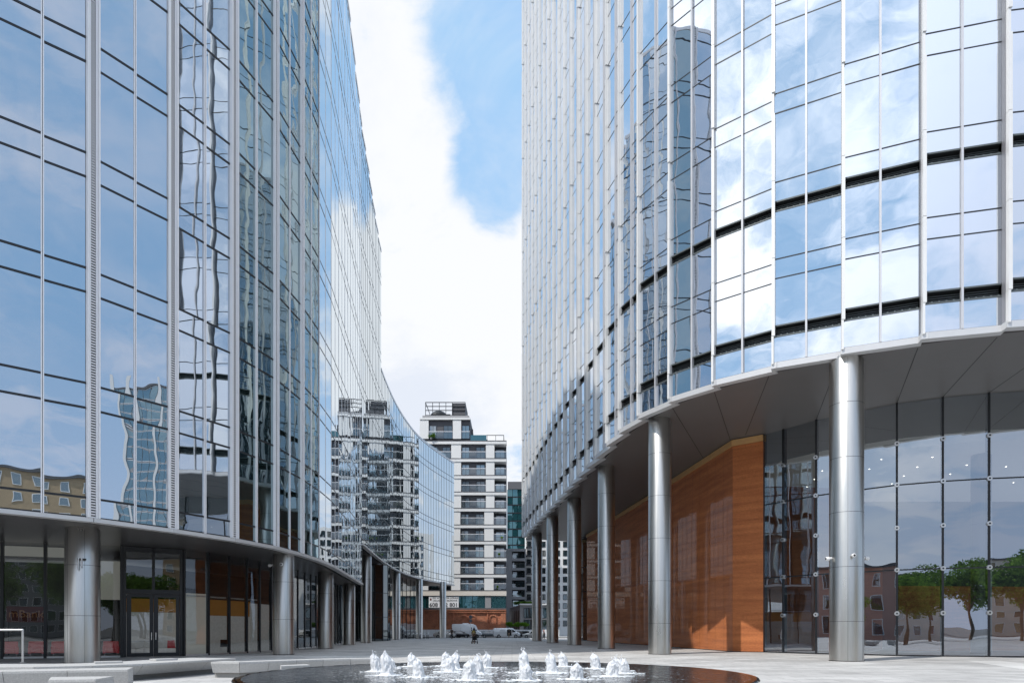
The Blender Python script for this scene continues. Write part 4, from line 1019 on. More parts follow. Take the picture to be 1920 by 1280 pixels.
# glazed storey with the letting banner
for k, (a, b) in enumerate(((580, 640), (641, 700), (701, 739), (740, 778), (779, 799), (801, 829), (830, 860), (861, 885), (886, 909), (921, 948))):
    g = MB(); g.oquad((X(a), YF + .2), (1, 0), (0, -1), 0, X(b) - X(a), Z(1139), Z(1117)); g.build('shop_pane', 'teal_glass', ap, world=True)
MB().box(X(909.5), X(920.5), YF + .1, YF + .6, Z(1139), Z(1117)).build('pier', 'clad_mid', ap, world=True)
mb = MB(); mb.box(X(735), X(949.5), YF - .3, YF + .48, Z(1142), Z(1139) - .004); mb.build('ledge', 'clad_grey', ap, world=True)
bn = thing('banner', 'white letting banner with a dark phone number on the glazed storey', 'banner', (X(831), YF - .05, Z(1138)))
MB().box(X(804), X(860), YF + .02, YF + .06, Z(1138), Z(1117.3)).build('sheet', 'banner', bn, world=True)
text_mesh('lettering', '608 712 801', 1.24, 'ink', bn, (X(805), YF - .01, Z(1136.8)), (R(90), 0, 0), bold=.012)
text_mesh('lettering', 'DO WYNAJĘCIA LOKALE', .50, 'ink', bn, (X(811), YF - .01, Z(1121.8)), (R(90), 0, 0))
text_mesh('lettering', 'USŁUGOWE I BIUROWE', .50, 'ink', bn, (X(811.5), YF - .01, Z(1126.6)), (R(90), 0, 0))
mb = MB(); mb.box(X(806), X(809), YF - .0, YF + .02, Z(1125), Z(1121)); mb.build('emblem', 'sign_red', bn, world=True)
# old brick building under it
bb = thing('brick_building', 'old red brick wall with blind arched windows below the apartment block', 'brick building', (X(850), YF + 4, 0))
MB().box(X(540), X(948.5), YF - .1, YF + 14, 0, Z(1142.2)).build('wall', 'brick', bb, world=True)
for a in (700, 729, 757, 785, 819, 849, 913, 939): 
    w = 2.4 if a < 930 else 9
    MB().box(X(a), X(a + w), YF - .32, YF - .102, .0, Z(1144)).build('pilaster', 'brick', bb, world=True)
for y0, y1, d in ((1142.3, 1144.2, .55), (1146.5, 1148, .42)): MB().box(X(540), X(949), YF - d, YF - .33, Z(y1), Z(y0)).build('cornice', 'brick', bb, world=True)
for cx in (722, 743, 771, 802, 833, 869.5, 885.5, 924.5):
    mb = MB(); w, hh = 5.2 * sc_, 0
    zs, zt_ = Z(1172), Z(1157)
    ring = [(-w, zs)] + [(-w * math.cos(PI * k / 12), zt_ + w * .62 * math.sin(PI * k / 12)) for k in range(13)] + [(w, zs)]
    for (a, b) in zip(ring, ring[1:]):
        ka, kb = 1.25, 1.25
        mb.hexa([(X(cx) + a[0], YF - .30, a[1]), (X(cx) + b[0], YF - .30, b[1]), (X(cx) + b[0], YF - .102, b[1]), (X(cx) + a[0], YF - .102, a[1])],
                [(X(cx) + a[0] * 1.22, YF - .30, a[1] + (.28 if a[1] > zt_ - .01 else 0)), (X(cx) + b[0] * 1.22, YF - .30, b[1] + (.28 if b[1] > zt_ - .01 else 0)), (X(cx) + b[0] * 1.22, YF - .102, b[1] + (.28 if b[1] > zt_ - .01 else 0)), (X(cx) + a[0] * 1.22, YF - .102, a[1] + (.28 if a[1] > zt_ - .01 else 0))])
    mb.box(X(cx) - w * 1.35, X(cx) + w * 1.35, YF - .36, YF - .102, Z(1173.6), Z(1172.2))
    wn = mb.build('blind_arch', 'brick', bb, world=True)
    f = MB(); f.face([(X(cx) + a, YF - .112, z) for a, z in ring]); f.build('recess', 'clad_grey' if cx == -1 else 'brick', wn)
hf = MB()
for k in range(22): hf.box(X(690) + k * 1.9, X(690) + k * 1.9 + 1.87, 146.5, 146.56, .05, 1.55)
tag(hf.build('hoarding', 'hoarding'), 'low white hoarding fence in front of the brick wall', 'fence')
# white block to the right of it
X, Z, sc_ = SCR(172); Y2 = 172.0
lb_ = thing('apartment_block', 'lower grey apartment block with recessed balconies right of the pale block', 'apartment block', (X(980), Y2 + 8, 0))
MB().box(X(930), X(985), Y2 + 2.2, Y2 + 14, 0, Z(1028)).build('wall', 'clad_grey', lb_, world=True)
yy = [1028 + 14 * 0 + k * 18.2 for k in range(9)]
for k in range(9):
    y = 1028 + k * 18.0
    MB().box(X(930), X(986), Y2, Y2 + 2.4, Z(y + 5), Z(y)).build('floor_slab', 'clad_mid', lb_, world=True)
    MB().box(X(948), X(960), Y2 + .02, Y2 + 2.2, Z(y + 18) + .004, Z(y + 5) - .004).build('pier', 'clad_mid', lb_, world=True)
    MB().box(X(984), X(986), Y2 + .02, Y2 + 2.2, Z(y + 18) + .004, Z(y + 5) - .004).build('pier', 'clad_mid', lb_, world=True)
    window(lb_, X(961), X(983.5), Z(y + 17.8), Z(y + 6), Y2 + 2.0)
    r_ = MB(); r_.oquad((X(960.3), Y2 + .2), (1, 0), (0, -1), 0, X(983.8) - X(960.3), Z(y + 18), Z(y + 11.5)); r_.build('balcony_glass', 'rail_glass', lb_, world=True)
rb = thing('apartment_block', 'white apartment block with dark balconies glimpsed between the farthest tower columns', 'apartment block', (X(1040), Y2 + 20, 0))
MB().box(X(987), X(1120), Y2 + 6, Y2 + 20, 0, Z(985)).build('wall', 'clad_white', rb, world=True)
for k in range(11):
    y = 990 + k * 17.0
    for a in (989, 1003, 1017, 1031, 1045, 1059, 1073): window(rb, X(a), X(a + 8), Z(y + 13), Z(y + 2), Y2 + 5.95)
    MB().box(X(987), X(999), Y2 + 3.8, Y2 + 5.98, Z(y + 15), Z(y + 13.6)).build('balcony_slab', 'clad_grey', rb, world=True)
    r_ = MB()
    for q in range(13): r_.box(X(987) + q * .13, X(987) + q * .13 + .03, Y2 + 3.85, Y2 + 3.88, Z(y + 13.6), Z(y + 7))
    r_.box(X(987), X(999), Y2 + 3.84, Y2 + 3.89, Z(y + 7.5), Z(y + 7)); r_.build('balcony_rail', 'window_frame', rb, world=True)
X, Z, sc_ = SCR(205); Y3 = 205.0
tt = thing('glass_tower', 'teal glass office tower with a dark top band behind the apartment blocks', 'office tower', (X(975), Y3 + 10, 0))
MB().box(X(951), X(1012), Y3 + .3, Y3 + 20, 0, Z(917)).build('building_core', 'core', tt, world=True)
MB().box(X(952), X(1013), Y3 - .4, Y3 + 20.5, Z(917) + .004, Z(903)).build('top_band', 'clad_grey', tt, world=True)
for k in range(10):
    for q in range(6):
        a = 951 + q * 10
        g = MB(); g.oquad((X(a), Y3), (1, 0), (0, -1), .06, X(a + 10) - X(a) - .06, Z(917 + (k + 1) * 15) + .3, Z(917 + k * 15) - .05, 0, (rng.gauss(0, .012), rng.gauss(0, .012))); g.build('pane', 'teal_glass', tt, world=True)
    MB().box(X(951), X(1012), Y3 - .08, Y3 + .25, Z(917 + (k + 1) * 15) - .05, Z(917 + (k + 1) * 15) + .3).build('transom', 'dark_metal', tt, world=True)
X, Z, sc_ = SCR(156); Y4 = 156.0
lh = thing('low_building', 'low pale grey building with dark slot windows and a planted roof', 'building', (X(985), Y4 + 6, 0))
MB().hexa([(X(955), Y4 + 8, 0), (X(975), Y4, 0), (X(1040), Y4, 0), (X(1040), Y4 + 14, 0)], [(X(955), Y4 + 8, Z(1138)), (X(975), Y4, Z(1133)), (X(1040), Y4, Z(1133)), (X(1040), Y4 + 14, Z(1133))]).build('wall', 'clad_mid', lh, world=True)
for k in range(5):
    t0 = .12 + k * .18; a = (X(955) + (X(975) - X(955)) * t0, Y4 + 8 - 8 * t0); u = norm2((X(975) - X(955), -8)); n = (u[1], -u[0])
    MB().obox(a, u, n, 0, .75, -.1, .03, .4, Z(1143)).build('window', 'window_frame', lh, world=True)
window(lh, X(982), X(1000), Z(1158), Z(1139), Y4 - .06); window(lh, X(982), X(1000), .3, Z(1161), Y4 - .06)
window(lh, X(1004), X(1030), Z(1158), Z(1139), Y4 - .06); window(lh, X(1004), X(1030), .3, Z(1161), Y4 - .06)
MB().box(X(974), X(1041), Y4 - .5, Y4 - .004, Z(1133.5), Z(1131)).build('roof_edge', 'clad_white', lh, world=True)
# ------------------------------------------------------------------ foliage
def leaf_cluster(name, blobs, n, size, mat, parent, seed, world=False):
    """leaf-sized faces scattered in lumpy blobs (x,y,z,rx,ry,rz)"""
    rg = random.Random(seed); mb = MB()
    for i in range(n):
        b = blobs[rg.randrange(len(blobs))]
        d = Vector((rg.gauss(0, 1), rg.gauss(0, 1), rg.gauss(0, 1))).normalized(); k = rg.random() ** .4
        if noise.noise(d * 2.3 + Vector((seed, b[0], b[2]))) < -.18: continue
        p = Vector((b[0] + d.x * b[3] * k, b[1] + d.y * b[4] * k, b[2] + d.z * b[5] * k))
        a = Vector((rg.gauss(0, 1), rg.gauss(0, 1), rg.gauss(0, .7))).normalized(); c = a.orthogonal().normalized()
        c = (c + a.cross(c) * rg.uniform(-1, 1)).normalized(); s = size * rg.uniform(.6, 1.3)
        mb.face([p - a * s, p + c * s * .45, p + a * s, p - c * s * .45])
    return mb.build(name, mat, parent, world=world)
def limb(mb, pts, r0, r1, n=8):
    for i, (a, b) in enumerate(zip(pts, pts[1:])):
        k0, k1 = i / (len(pts) - 1), (i + 1) / (len(pts) - 1); mb.tube(a, b, r0 + (r1 - r0) * k0, r0 + (r1 - r0) * k1, n, caps=False)
def tree(name, label, loc, h, spread, seed, mat='leaf', n=4200, group=None, flat=1.0):
    rg = random.Random(seed); t = thing(name, label, 'tree', loc, 0, group)
    mb = MB(); th = h * .42
    limb(mb, [(0, 0, 0), (.05, .03, th * .5), (0, .06, th), (.1, 0, h * .8)], h * .022, h * .006)
    blobs = []
    for k in range(9):
        an = k * 2.4 + rg.random(); r = spread * rg.uniform(.25, .62); z = h * rg.uniform(.48, .86)
        e = (math.cos(an) * r, math.sin(an) * r, z)
        limb(mb, [(0, 0, th * rg.uniform(.75, 1.2)), (e[0] * .5, e[1] * .5, (th + z) * .5), e], h * .009, h * .003, 6)
        q = spread * rg.uniform(.32, .5); blobs.append((e[0], e[1], e[2], q, q, q * .75 * flat))
    blobs.append((0, 0, h * .84, spread * .45, spread * .45, h * .14 * flat))
    mb.build('trunk', 'bark', t)
    leaf_cluster('crown', blobs, n, h * .022, mat, t, seed)
    return t
# clipped street trees in front of the low building
for i, (px, lb) in enumerate(((957, 'leftmost clipped street tree beside the brick wall corner'), (970, 'middle clipped street tree in front of the low building'), (984, 'right clipped street tree nearest the tower column'))):
    d = 149.5; t = thing('street_tree', lb, 'tree', ((px - 960) / 1280 * d, d, 0), 0, 'clipped street trees'); rg = random.Random(40 + i)
    mb = MB(); limb(mb, [(0, 0, 0), (.03, 0, 1.2), (0, .02, 2.3)], .07, .05); 
    for k in range(4): limb(mb, [(0, 0, 2.0), (math.cos(k * 1.57) * .6, math.sin(k * 1.57) * .6, 2.6)], .035, .015, 6)
    mb.build('trunk', 'bark', t)
    leaf_cluster('crown', [(rg.uniform(-.6, .6), rg.uniform(-.5, .5), 2.65 + rg.uniform(-.2, .3), .65, .65, .42) for k in range(6)], 1500, .13, 'leaf_bright', t, 60 + i)
hedge = leaf_cluster('roof_planting', [((x - 960) / 1280 * 156 , 156.8, EYE + (1180 - 1129.5) * 156 / 1280, .9, .6, .45) for x in range(968, 1004, 4)], 2600, .14, 'leaf', None, 77)
tag(hedge, 'strip of green planting along the roof of the low grey building', 'planting', kind='stuff')
pb = thing('balcony_plant', 'small bright green plant on the top floor balcony of the apartment block', 'plant', (-17.7, 149.6, 43.2 + .0))
MB().lathe((0, 0, 0), [(.18, 0), (.24, .35)], 14).build('pot', 'clad_mid', pb); leaf_cluster('foliage', [(0, 0, .75, .75, .3, .5), (.5, 0, .9, .5, .3, .6)], 500, .12, 'leaf_bright', pb, 5)
# ------------------------------------------------------------------ vehicles (local frame: front towards +x, wheels on z = 0)
def vehicle(name, label, cat, loc, rz, paint, st, wheels, side_win, screen, group=None, lamps=None, hub=.33, extra=None):
    """st: stations from tail to nose (x, z_sill, z_belt, z_roof, half width at belt, half width at roof)"""
    t = thing(name, label, cat, loc, rz, group)
    mb = MB(); rings = []
    for x, zs, zb, zr, wb, wr in st:
        half = [(wb * .92, zs), (wb * .985, zs + (zb - zs) * .3), (wb, zs + (zb - zs) * .75), (wb * .985, zb), (wr + (wb - wr) * .12, zb + (zr - zb) * .8), (wr * .9, zr - .015), (wr * .55, zr + .012)]
        rings.append([(x, -a, b) for a, b in half] + [(x, a, b) for a, b in half[::-1]])
    k = len(rings[0])
    for r in rings: mb.v += r
    for i in range(len(rings) - 1):
        for j in range(k):
            j2 = (j + 1) % k; mb.f.append((i * k + j, i * k + j2, (i + 1) * k + j2, (i + 1) * k + j)); mb.mi.append(0)
    mb.f.append(tuple(range(k - 1, -1, -1))); mb.mi.append(0)
    e = (len(rings) - 1) * k; mb.f.append(tuple(e + j for j in range(k))); mb.mi.append(0)
    mb.build('body', paint, t, smooth=True)
    def side(x, z):
        for a, b in zip(st, st[1:]):
            if a[0] <= x <= b[0]:
                q = (x - a[0]) / (b[0] - a[0]); zb, zr, wb, wr = [a[m] + (b[m] - a[m]) * q for m in (2, 3, 4, 5)]
                zq = zb + (zr - zb) * .8
                return wb * .985 + (wr + (wb - wr) * .12 - wb * .985) * max(0, min(1, (z - zb) / max(.01, zq - zb)))
        return st[0][4]
    for poly in side_win:
        for s in (-1, 1):
            p = [(x, s * (side(x, z) + .012), z) for x, z in poly]
            w = MB(); w.face(p if s < 0 else p[::-1]); w.build('window', 'car_glass', t)
    for nm, (x0, z0, x1, z1) in screen.items():
        w0, w1 = side(x0, z0) * .93, side(x1, z1) * .86
        dx, dz = x1 - x0, z1 - z0; l = math.hypot(dx, dz); ox, oz = abs(dz) / l * .02, abs(dx) / l * .02
        if nm == 'rear_window': ox = -ox
        p = [(x0 + ox, -w0, z0 + oz), (x0 + ox, w0, z0 + oz), (x1 + ox, w1, z1 + oz), (x1 + ox, -w1, z1 + oz)]
        MB().face(p if nm == 'windscreen' else p[::-1]).build(nm, 'car_glass', t)
    L0, L1 = st[0][0], st[-1][0]
    hw = max(s[4] for s in st)
    for x in wheels:
        for s in (-1, 1):
            y = s * (hw - .10)
            ar = MB(); ar.lathe((x, y + s * .055, hub), [(hub * 1.13, -.05), (hub * 1.13, .05)], 24, axis='y'); ar.build('wheel_arch', 'plastic', t)
            w = MB().lathe((x, y + s * .03, hub), [(hub * .62, -.10), (hub * .93, -.10), (hub, -.06), (hub, .06), (hub * .93, .10), (hub * .62, .10)], 26, axis='y').build('wheel', 'tyre', t, smooth=True)
            rm = MB().lathe((x, y + s * .125, hub), [(hub * .63, -.02), (hub * .60, .015 if s > 0 else .015)], 22, axis='y')
            rm.build('rim', 'rim', w)
    MB().box(L0 - .05, L0 + .12, -hw * .93, hw * .93, st[0][1] - .02, st[0][1] + .24).build('bumper', 'plastic', t, bevel=.03)
    MB().box(L1 - .12, L1 + .05, -hw * .88, hw * .88, st[-1][1] - .02, st[-1][1] + .24).build('bumper', 'plastic', t, bevel=.03)
    zl = lamps or (st[-1][2] - .08)
    for s in (-1, 1):
        MB().box(L1 - .22, L1 + .012, s * hw * .74 - .14, s * hw * .74 + .14, zl - .10, zl + .06).build('headlight', 'headlight', t, bevel=.03)
        MB().box(L0 - .012, L0 + .10, s * hw * .86 - .07, s * hw * .86 + .07, st[0][2] - .28, st[0][2] - .0).build('taillight', 'taillight', t, bevel=.02)
        m_ = MB().box(L1 * 0 + screen['windscreen'][0] - .35, screen['windscreen'][0] - .2, s * (hw + .10) - .09, s * (hw + .10) + .09, screen['windscreen'][1] + .02, screen['windscreen'][1] + .22).build('mirror', 'plastic', t, bevel=.03)
    if extra: extra(t, hw)
    return t
RZ = -.12
def van1(t, hw):
    MB().box(-.9, .3, -.5, .5, 2.80, 2.98).build('roof_unit', 'van_white', t, bevel=.05)
    for s in (-1, 1):
        for x in (-1.2, .55): MB().box(x - .008, x + .008, s * (hw + .004) - .004, s * (hw + .004) + .004, .55, 2.2).build('door_seam', 'plastic', t)
    MB().box(-2.9, 2.9, -hw - .012, hw + .012, .52, .66).build('side_trim', 'plastic', t)
vehicle('delivery_van', 'white high roof delivery van parked behind the farthest left column', 'van', (-9.05, 137.6, RZ), 0, 'van_white',
        [(-3.0, .42, 1.35, 2.70, .98, .86), (-2.9, .36, 1.35, 2.80, 1.0, .88), (1.2, .36, 1.35, 2.82, 1.0, .88), (1.75, .36, 1.35, 2.55, 1.0, .80), (2.25, .36, 1.25, 1.45, .99, .80), (2.8, .38, 1.05, 1.15, .95, .72), (3.0, .45, .85, .95, .86, .66)],
        (-1.75, 1.95), [[(.75, 1.38), (1.95, 1.36), (1.55, 2.08), (.75, 2.12)]], dict(windscreen=(2.22, 1.46, 1.72, 2.52)), hub=.36, extra=van1, lamps=.98)
vehicle('delivery_van', 'white van glimpsed through the glass screen left of the bicycles', 'van', (-23.6, 137.6, RZ), 0, 'van_white',
        [(-3.0, .42, 1.35, 2.40, .98, .86), (-2.9, .36, 1.35, 2.50, 1.0, .88), (1.2, .36, 1.35, 2.52, 1.0, .88), (1.75, .36, 1.35, 2.35, 1.0, .80), (2.25, .36, 1.25, 1.45, .99, .80), (2.8, .38, 1.05, 1.15, .95, .72), (3.0, .45, .85, .95, .86, .66)],
        (-1.75, 1.95), [[(.75, 1.38), (1.95, 1.36), (1.55, 2.0), (.75, 2.05)]], dict(windscreen=(2.22, 1.46, 1.72, 2.32)), hub=.36, lamps=.98)
def van2(t, hw):
    MB().box(.05, .95, -hw - .014, -hw - .006, .46, 1.68).build('door_opening', 'louvre_black', t)
    MB().box(-1.35, -.35, -hw - .055, -hw - .015, .46, 1.72).build('sliding_door', 'van_white', t, bevel=.02)
    MB().box(-2.5, .0, -hw - .065, -hw - .057, 1.02, 1.05).build('door_rail', 'plastic', t)
    for x in (1.05, 2.1): MB().box(x - .008, x + .008, -hw - .008, -hw, .5, 1.7).build('door_seam', 'plastic', t)
    MB().box(1.15, 1.32, -hw - .035, -hw - .01, 1.08, 1.13).build('handle', 'plastic', t)
    MB().box(-2.72, -2.64, -hw * .9, -hw * .15, .5, 1.85).build('rear_door', 'van_white', t, bevel=.02)
vehicle('delivery_van', 'white low roof van parked with its side door slid open', 'van', (-1.05, 137.0, RZ), 0, 'van_white',
        [(-2.6, .40, 1.15, 1.90, .95, .84), (-2.5, .34, 1.15, 1.98, .97, .86), (.9, .34, 1.15, 2.0, .97, .86), (1.35, .34, 1.15, 1.88, .97, .80), (1.95, .34, 1.10, 1.25, .96, .78), (2.5, .36, .92, 1.02, .93, .70), (2.7, .42, .75, .85, .85, .64)],
        (-1.55, 1.8), [[(1.08, 1.18), (1.72, 1.17), (1.30, 1.72), (1.08, 1.74)]], dict(windscreen=(1.92, 1.26, 1.36, 1.84)), hub=.34, extra=van2, lamps=.86)
def car(label, loc, rz, paint, group='cars parked along the street', estate=False, name='parked_car'):
    e = .45 if estate else 0
    return vehicle(name, label, 'car', loc, rz, paint,
        [(-2.15, .42, .82, .92 + e * .3, .80, .66), (-2.02, .30, .88, 1.02 + e * .6, .86, .68), (-1.45, .26, .90, 1.26 + e * .35, .89, .66), (-.75, .25, .90, 1.43, .90, .64), (.25, .25, .90, 1.43, .90, .64), (1.15, .26, .88, .98, .89, .72), (1.85, .28, .74, .80, .86, .68), (2.12, .36, .60, .66, .74, .58)],
        (-1.3, 1.32), [[(-1.35, .93), (-.32, .93), (-.32, 1.34), (-.75, 1.34), (-1.2, 1.18)], [(-.25, .93), (.85, .92), (.25, 1.33), (-.25, 1.34)]],
        dict(windscreen=(1.12, .99, .28, 1.40), rear_window=(-1.98, 1.03 + e * .55, -.85, 1.39)), group=group, hub=.31, lamps=.66)
car('silver car with its front showing at the left, before the black car', (-13.1, 133.6, RZ), 0, 'car_silver')
car('black car half hidden behind the farthest left column', (-10.35, 135.2, RZ), 0, 'car_black')
car('dark grey car behind the open low roof van', (-4.3, 139.6, RZ), 0, 'car_grey', estate=True)
car('black car just beyond the nose of the low roof van', (2.9, 139.5, RZ), 0, 'car_black', estate=True)
car('pale silver hatchback parked left of the farthest tower column', (4.15, 134.9, RZ), PI, 'car_silver', estate=True)
# ------------------------------------------------------------------ road sign
rs = thing('road_sign', 'grey back of a round road sign on a thin pole before the brick arches', 'road sign', (-7.85, 129.5, -.12 + .12))
MB().tube((0, 0, 0), (0, 0, 4.3), .03, n=10).build('pole', 'steel', rs)
MB().tube((0, -.04, 3.2), (0, -.06, 3.2), .30, n=24).build('sign_plate', 'sign_grey', rs); MB().tube((0, -.04, 3.95), (0, -.06, 3.95), .36, n=24).build('sign_plate', 'sign_grey', rs)
# ------------------------------------------------------------------ bicycles
bx = thing('bicycle', '', 'bicycle', (-14.6, 112.0, 0), 0)
def wheel_bike(y):
    w = MB()
    for k in range(20):
        a0, a1 = 2 * PI * k / 20, 2 * PI * (k + 1) / 20; w.tube((0, y + .32 * math.cos(a0), .34 + .32 * math.sin(a0)), (0, y + .32 * math.cos(a1), .34 + .32 * math.sin(a1)), .022, n=5, caps=False)
    for k in range(8):
        a0 = 2 * PI * k / 8; w.tube((0, y, .34), (0, y + .31 * math.cos(a0), .34 + .31 * math.sin(a0)), .005, n=4, caps=False)
    return w
wheel_bike(-.55).build('wheel', 'tyre', bx); wheel_bike(.52).build('wheel', 'tyre', bx)
f = MB(); f.path([(0, -.55, .34), (0, -.40, .95), (0, -.36, 1.05)], .022, 8); f.path([(0, -.42, .80), (0, .08, .32), (0, .22, .86), (0, .52, .34), (0, .08, .32)], .020, 8)
f.build('frame', 'white_metal', bx)
MB().path([(-.28, -.25, 1.06), (0, -.36, 1.06), (.28, -.25, 1.06)], .015, 8).build('handlebar', 'steel', bx)
MB().ball((0, .24, .92), .12, 10, 6, (.8, 1.1, .35)).tube((0, .22, .84), (0, .24, .9), .015).build('saddle', 'plastic', bx)
MB().box(-.13, .13, -.72, -.45, .82, 1.02).build('basket', 'hoarding', bx, bevel=.02)
BK = ['bicycle parked nearest the left column of the row', 'second bicycle from the left in the parked row', 'third bicycle from the left in the parked row', 'third bicycle from the right in the parked row', 'second bicycle from the right in the parked row', 'rightmost bicycle in the row between the two far columns']
for i, lb in enumerate(BK):
    o = bx if i == 0 else copy_tree(bx)
    o.location = (-17.3 + i * .62, 114.5 + (i % 2) * .12, 0); o.rotation_euler = (0, 0, .25 + .05 * (i % 3)); o['label'] = 'white and black ' + lb; o['group'] = 'bicycles parked in a row'
# ------------------------------------------------------------------ people
def skin_mesh(name, nodes, edges, mat, parent, root=0, sub=1):
    me = bpy.data.meshes.new(name); me.from_pydata([n[:3] for n in nodes], edges, []); me.update()
    o = bpy.data.objects.new(name, me); COL.objects.link(o); o.parent = parent
    o.modifiers.new('skin', 'SKIN'); sv = me.skin_vertices[0].data
    for i, n in enumerate(nodes):
        r = n[3]; sv[i].radius = (r, r) if not isinstance(r, tuple) else r; sv[i].use_root = (i == root)
    s = o.modifiers.new('smooth', 'SUBSURF'); s.levels = sub; s.render_levels = sub
    me.materials.append(M[mat])
    # keep the grown surface itself as the mesh
    bpy.context.view_layer.update()
    ev = o.evaluated_get(bpy.context.evaluated_depsgraph_get()); m2 = bpy.data.meshes.new_from_object(ev)
    o.modifiers.clear(); o.data = m2; m2.polygons.foreach_set('use_smooth', [True] * len(m2.polygons)); m2.name = name
    return o
def person(label, loc, rz, arms, legs, top, bottom, hair='short', sleeves='short', h=1.75, lean=0.0, skirt=False, group=None):
    """faces -y.  arms: for each side elbow and wrist relative to the shoulder; legs: knee and ankle relative to the hip"""
    t = thing('person', label, 'person', loc, rz, group); k = h / 1.75
    V = Vector; nodes, edges = [], []
    def add(p, r, link=None):
        nodes.append((p[0] * k, p[1] * k - lean * max(0, p[2] - .95) * k, p[2] * k, (r[0] * k, r[1] * k) if isinstance(r, tuple) else r * k)); i = len(nodes) - 1
        if link is not None: edges.append((link, i))
        return i
    pel = add((0, 0, .97), (.150, .105)); wai = add((0, 0, 1.12), (.130, .095), pel); che = add((0, .005, 1.32), (.155, .105), wai); nb = add((0, .01, 1.46), (.075, .065), che)
    nk = add((0, .0, 1.53), .052, nb); h0 = add((0, -.015, 1.60), (.070, .082), nk); h1 = add((0, -.012, 1.67), (.076, .090), h0); h2 = add((0, 0, 1.735), (.05, .058), h1)
    nose = add((0, -.108, 1.645), .014, h1)
    sleeve_pts, leg_pts = [], []
    for s, (el, wr) in zip((-1, 1), arms):
        sh = V((s * .185, .01, 1.41)); a = add(sh, .058, che); e = sh + V(el); w = sh + V(wr)
        ia = add((sh + e) / 2, .046, a); ie = add(e, .040, ia); im = add((e + w) / 2, .036, ie); iw = add(w, .027, im)
        d = (w - e).normalized(); pm = add(w + d * .07, (.036, .022), iw); sd = V((s, 0, 0)) if abs(d.x) < .8 else V((0, -1, 0)); ac = d.cross(sd).normalized()
        for q, (of, ln) in enumerate(((-.030, .065), (-.010, .078), (.010, .074), (.029, .058))):
            b = w + d * .085 + ac * of; c = add(b, .0095, pm); c2 = add(b + d * ln * .55, .0085, c); add(b + d * ln * .85 - sd * .018, .007, c2)
        th = w + d * .035 - ac * .034; c = add(th, .011, pm); add(th + d * .045 - ac * .016, .009, c)
        sleeve_pts.append((sh, e, w))
    for s, (kn, an) in zip((-1, 1), legs):
        hp = V((s * .095, 0, .90)); a = add(hp, .088, pel); kk = hp + V(kn); aa = hp + V(an)
        m1 = add((hp + kk) / 2, .075, a); ik = add(kk, .056, m1); mc = add((kk * .6 + aa * .4) + V((0, .012, 0)), .054, ik); ia = add(aa, .036, mc)
        hl = add(aa + V((0, .035, -.045)), .034, ia); add(aa + V((s * .015, -.13, -.055)), (.038, .024), ia)
        leg_pts.append((hp, kk, aa))
    skin_mesh('person_body', nodes, edges, 'skin', t)
    # clothes
    cn, ce = [], []
    def cadd(p, r, link=None):
        cn.append((p[0] * k, p[1] * k - lean * max(0, p[2] - .95) * k, p[2] * k, (r[0] * k, r[1] * k) if isinstance(r, tuple) else r * k))
        if link is not None: ce.append((link, len(cn) - 1))
        return len(cn) - 1
    p0 = cadd((0, 0, 1.10), (.150, .115)); cadd((0, 0, .90), (.172, .128), p0); c = cadd((0, .005, 1.32), (.175, .122), p0); cadd((0, .01, 1.45), (.09, .082), c)
    for sh, e, w in sleeve_pts:
        a = cadd(sh, .070, c); b = cadd((sh + e) / 2, .060, a)
        if sleeves == 'long': b2 = cadd(e, .052, b); cadd(e + (w - e) * .9, .042, b2)
        else: cadd(sh + (e - sh) * .75, .056, b)
    skin_mesh('shirt', cn, ce, top, t)
    cn, ce = [], []
    p0 = cadd((0, 0, .97), (.160, .118))
    for s, (hp, kk, aa) in zip((-1, 1), leg_pts):
        a = cadd(hp + V((0, 0, -.04)), .100, p0); b = cadd((hp + kk) / 2, .086, a); b2 = cadd(kk, .068, b); cadd(kk + (aa - kk) * .93, .055, b2)
    skin_mesh('trousers', cn, ce, bottom, t)
    for hp, kk, aa in leg_pts:
        s_ = MB(); s_.ball((aa.x * k, (aa.y - .045) * k, (aa.z - .055) * k), .11 * k, 12, 8, (.48, 1.25, .46)); s_.build('shoe', 'cloth_black', t, smooth=True)
    hb = MB(); y0 = -lean * .7 * k
    hb.ball((0, .012 * k + y0, 1.685 * k), .098 * k, 16, 10, (.92, 1.05, .92))
    if hair == 'long':
        hb.hexa([(-.10 * k, .03 * k + y0, 1.30 * k), (.10 * k, .03 * k + y0, 1.30 * k), (.08 * k, .12 * k + y0, 1.30 * k), (-.08 * k, .12 * k + y0, 1.30 * k)], [(-.09 * k, -.01 + y0, 1.70 * k), (.09 * k, -.01 + y0, 1.70 * k), (.07 * k, .11 * k + y0, 1.70 * k), (-.07 * k, .11 * k + y0, 1.70 * k)])
    hb.build('hair', 'hair', t, smooth=True)
    for s in (-1, 1): MB().ball((s * .032 * k, (-.093) * k + y0, 1.655 * k), .011 * k, 8, 6).build('eye', 'louvre_black', t, smooth=True)
    return t
down = ((.03, .03, -.28), (.02, -.04, -.53))
def arm(s, e, w): return ((s * e[0], e[1], e[2]), (s * w[0], w[1], w[2]))
stand = [((0, -.01, -.42), (0, .01, -.80)), ((0, -.01, -.42), (0, .01, -.80))]
stride = [((.0, -.14, -.41), (0, -.10, -.79)), ((0, .03, -.42), (0, .19, -.77))]
push = [arm(-1, (.05, .02, -.28), (.0, -.25, -.34)), arm(1, (.05, .02, -.28), (.0, -.25, -.34))]
mother = person('person in dark clothes with a yellow olive backpack pushing a pushchair away across the plaza', (-4.13, 73.6, 0), PI, push, stride, 'cloth_dark', 'cloth_black', hair='long', sleeves='short', h=1.66)
bp = thing('backpack', 'yellow olive backpack worn by the person pushing the pushchair', 'backpack', (-4.13, 73.6 - .19, 1.06))
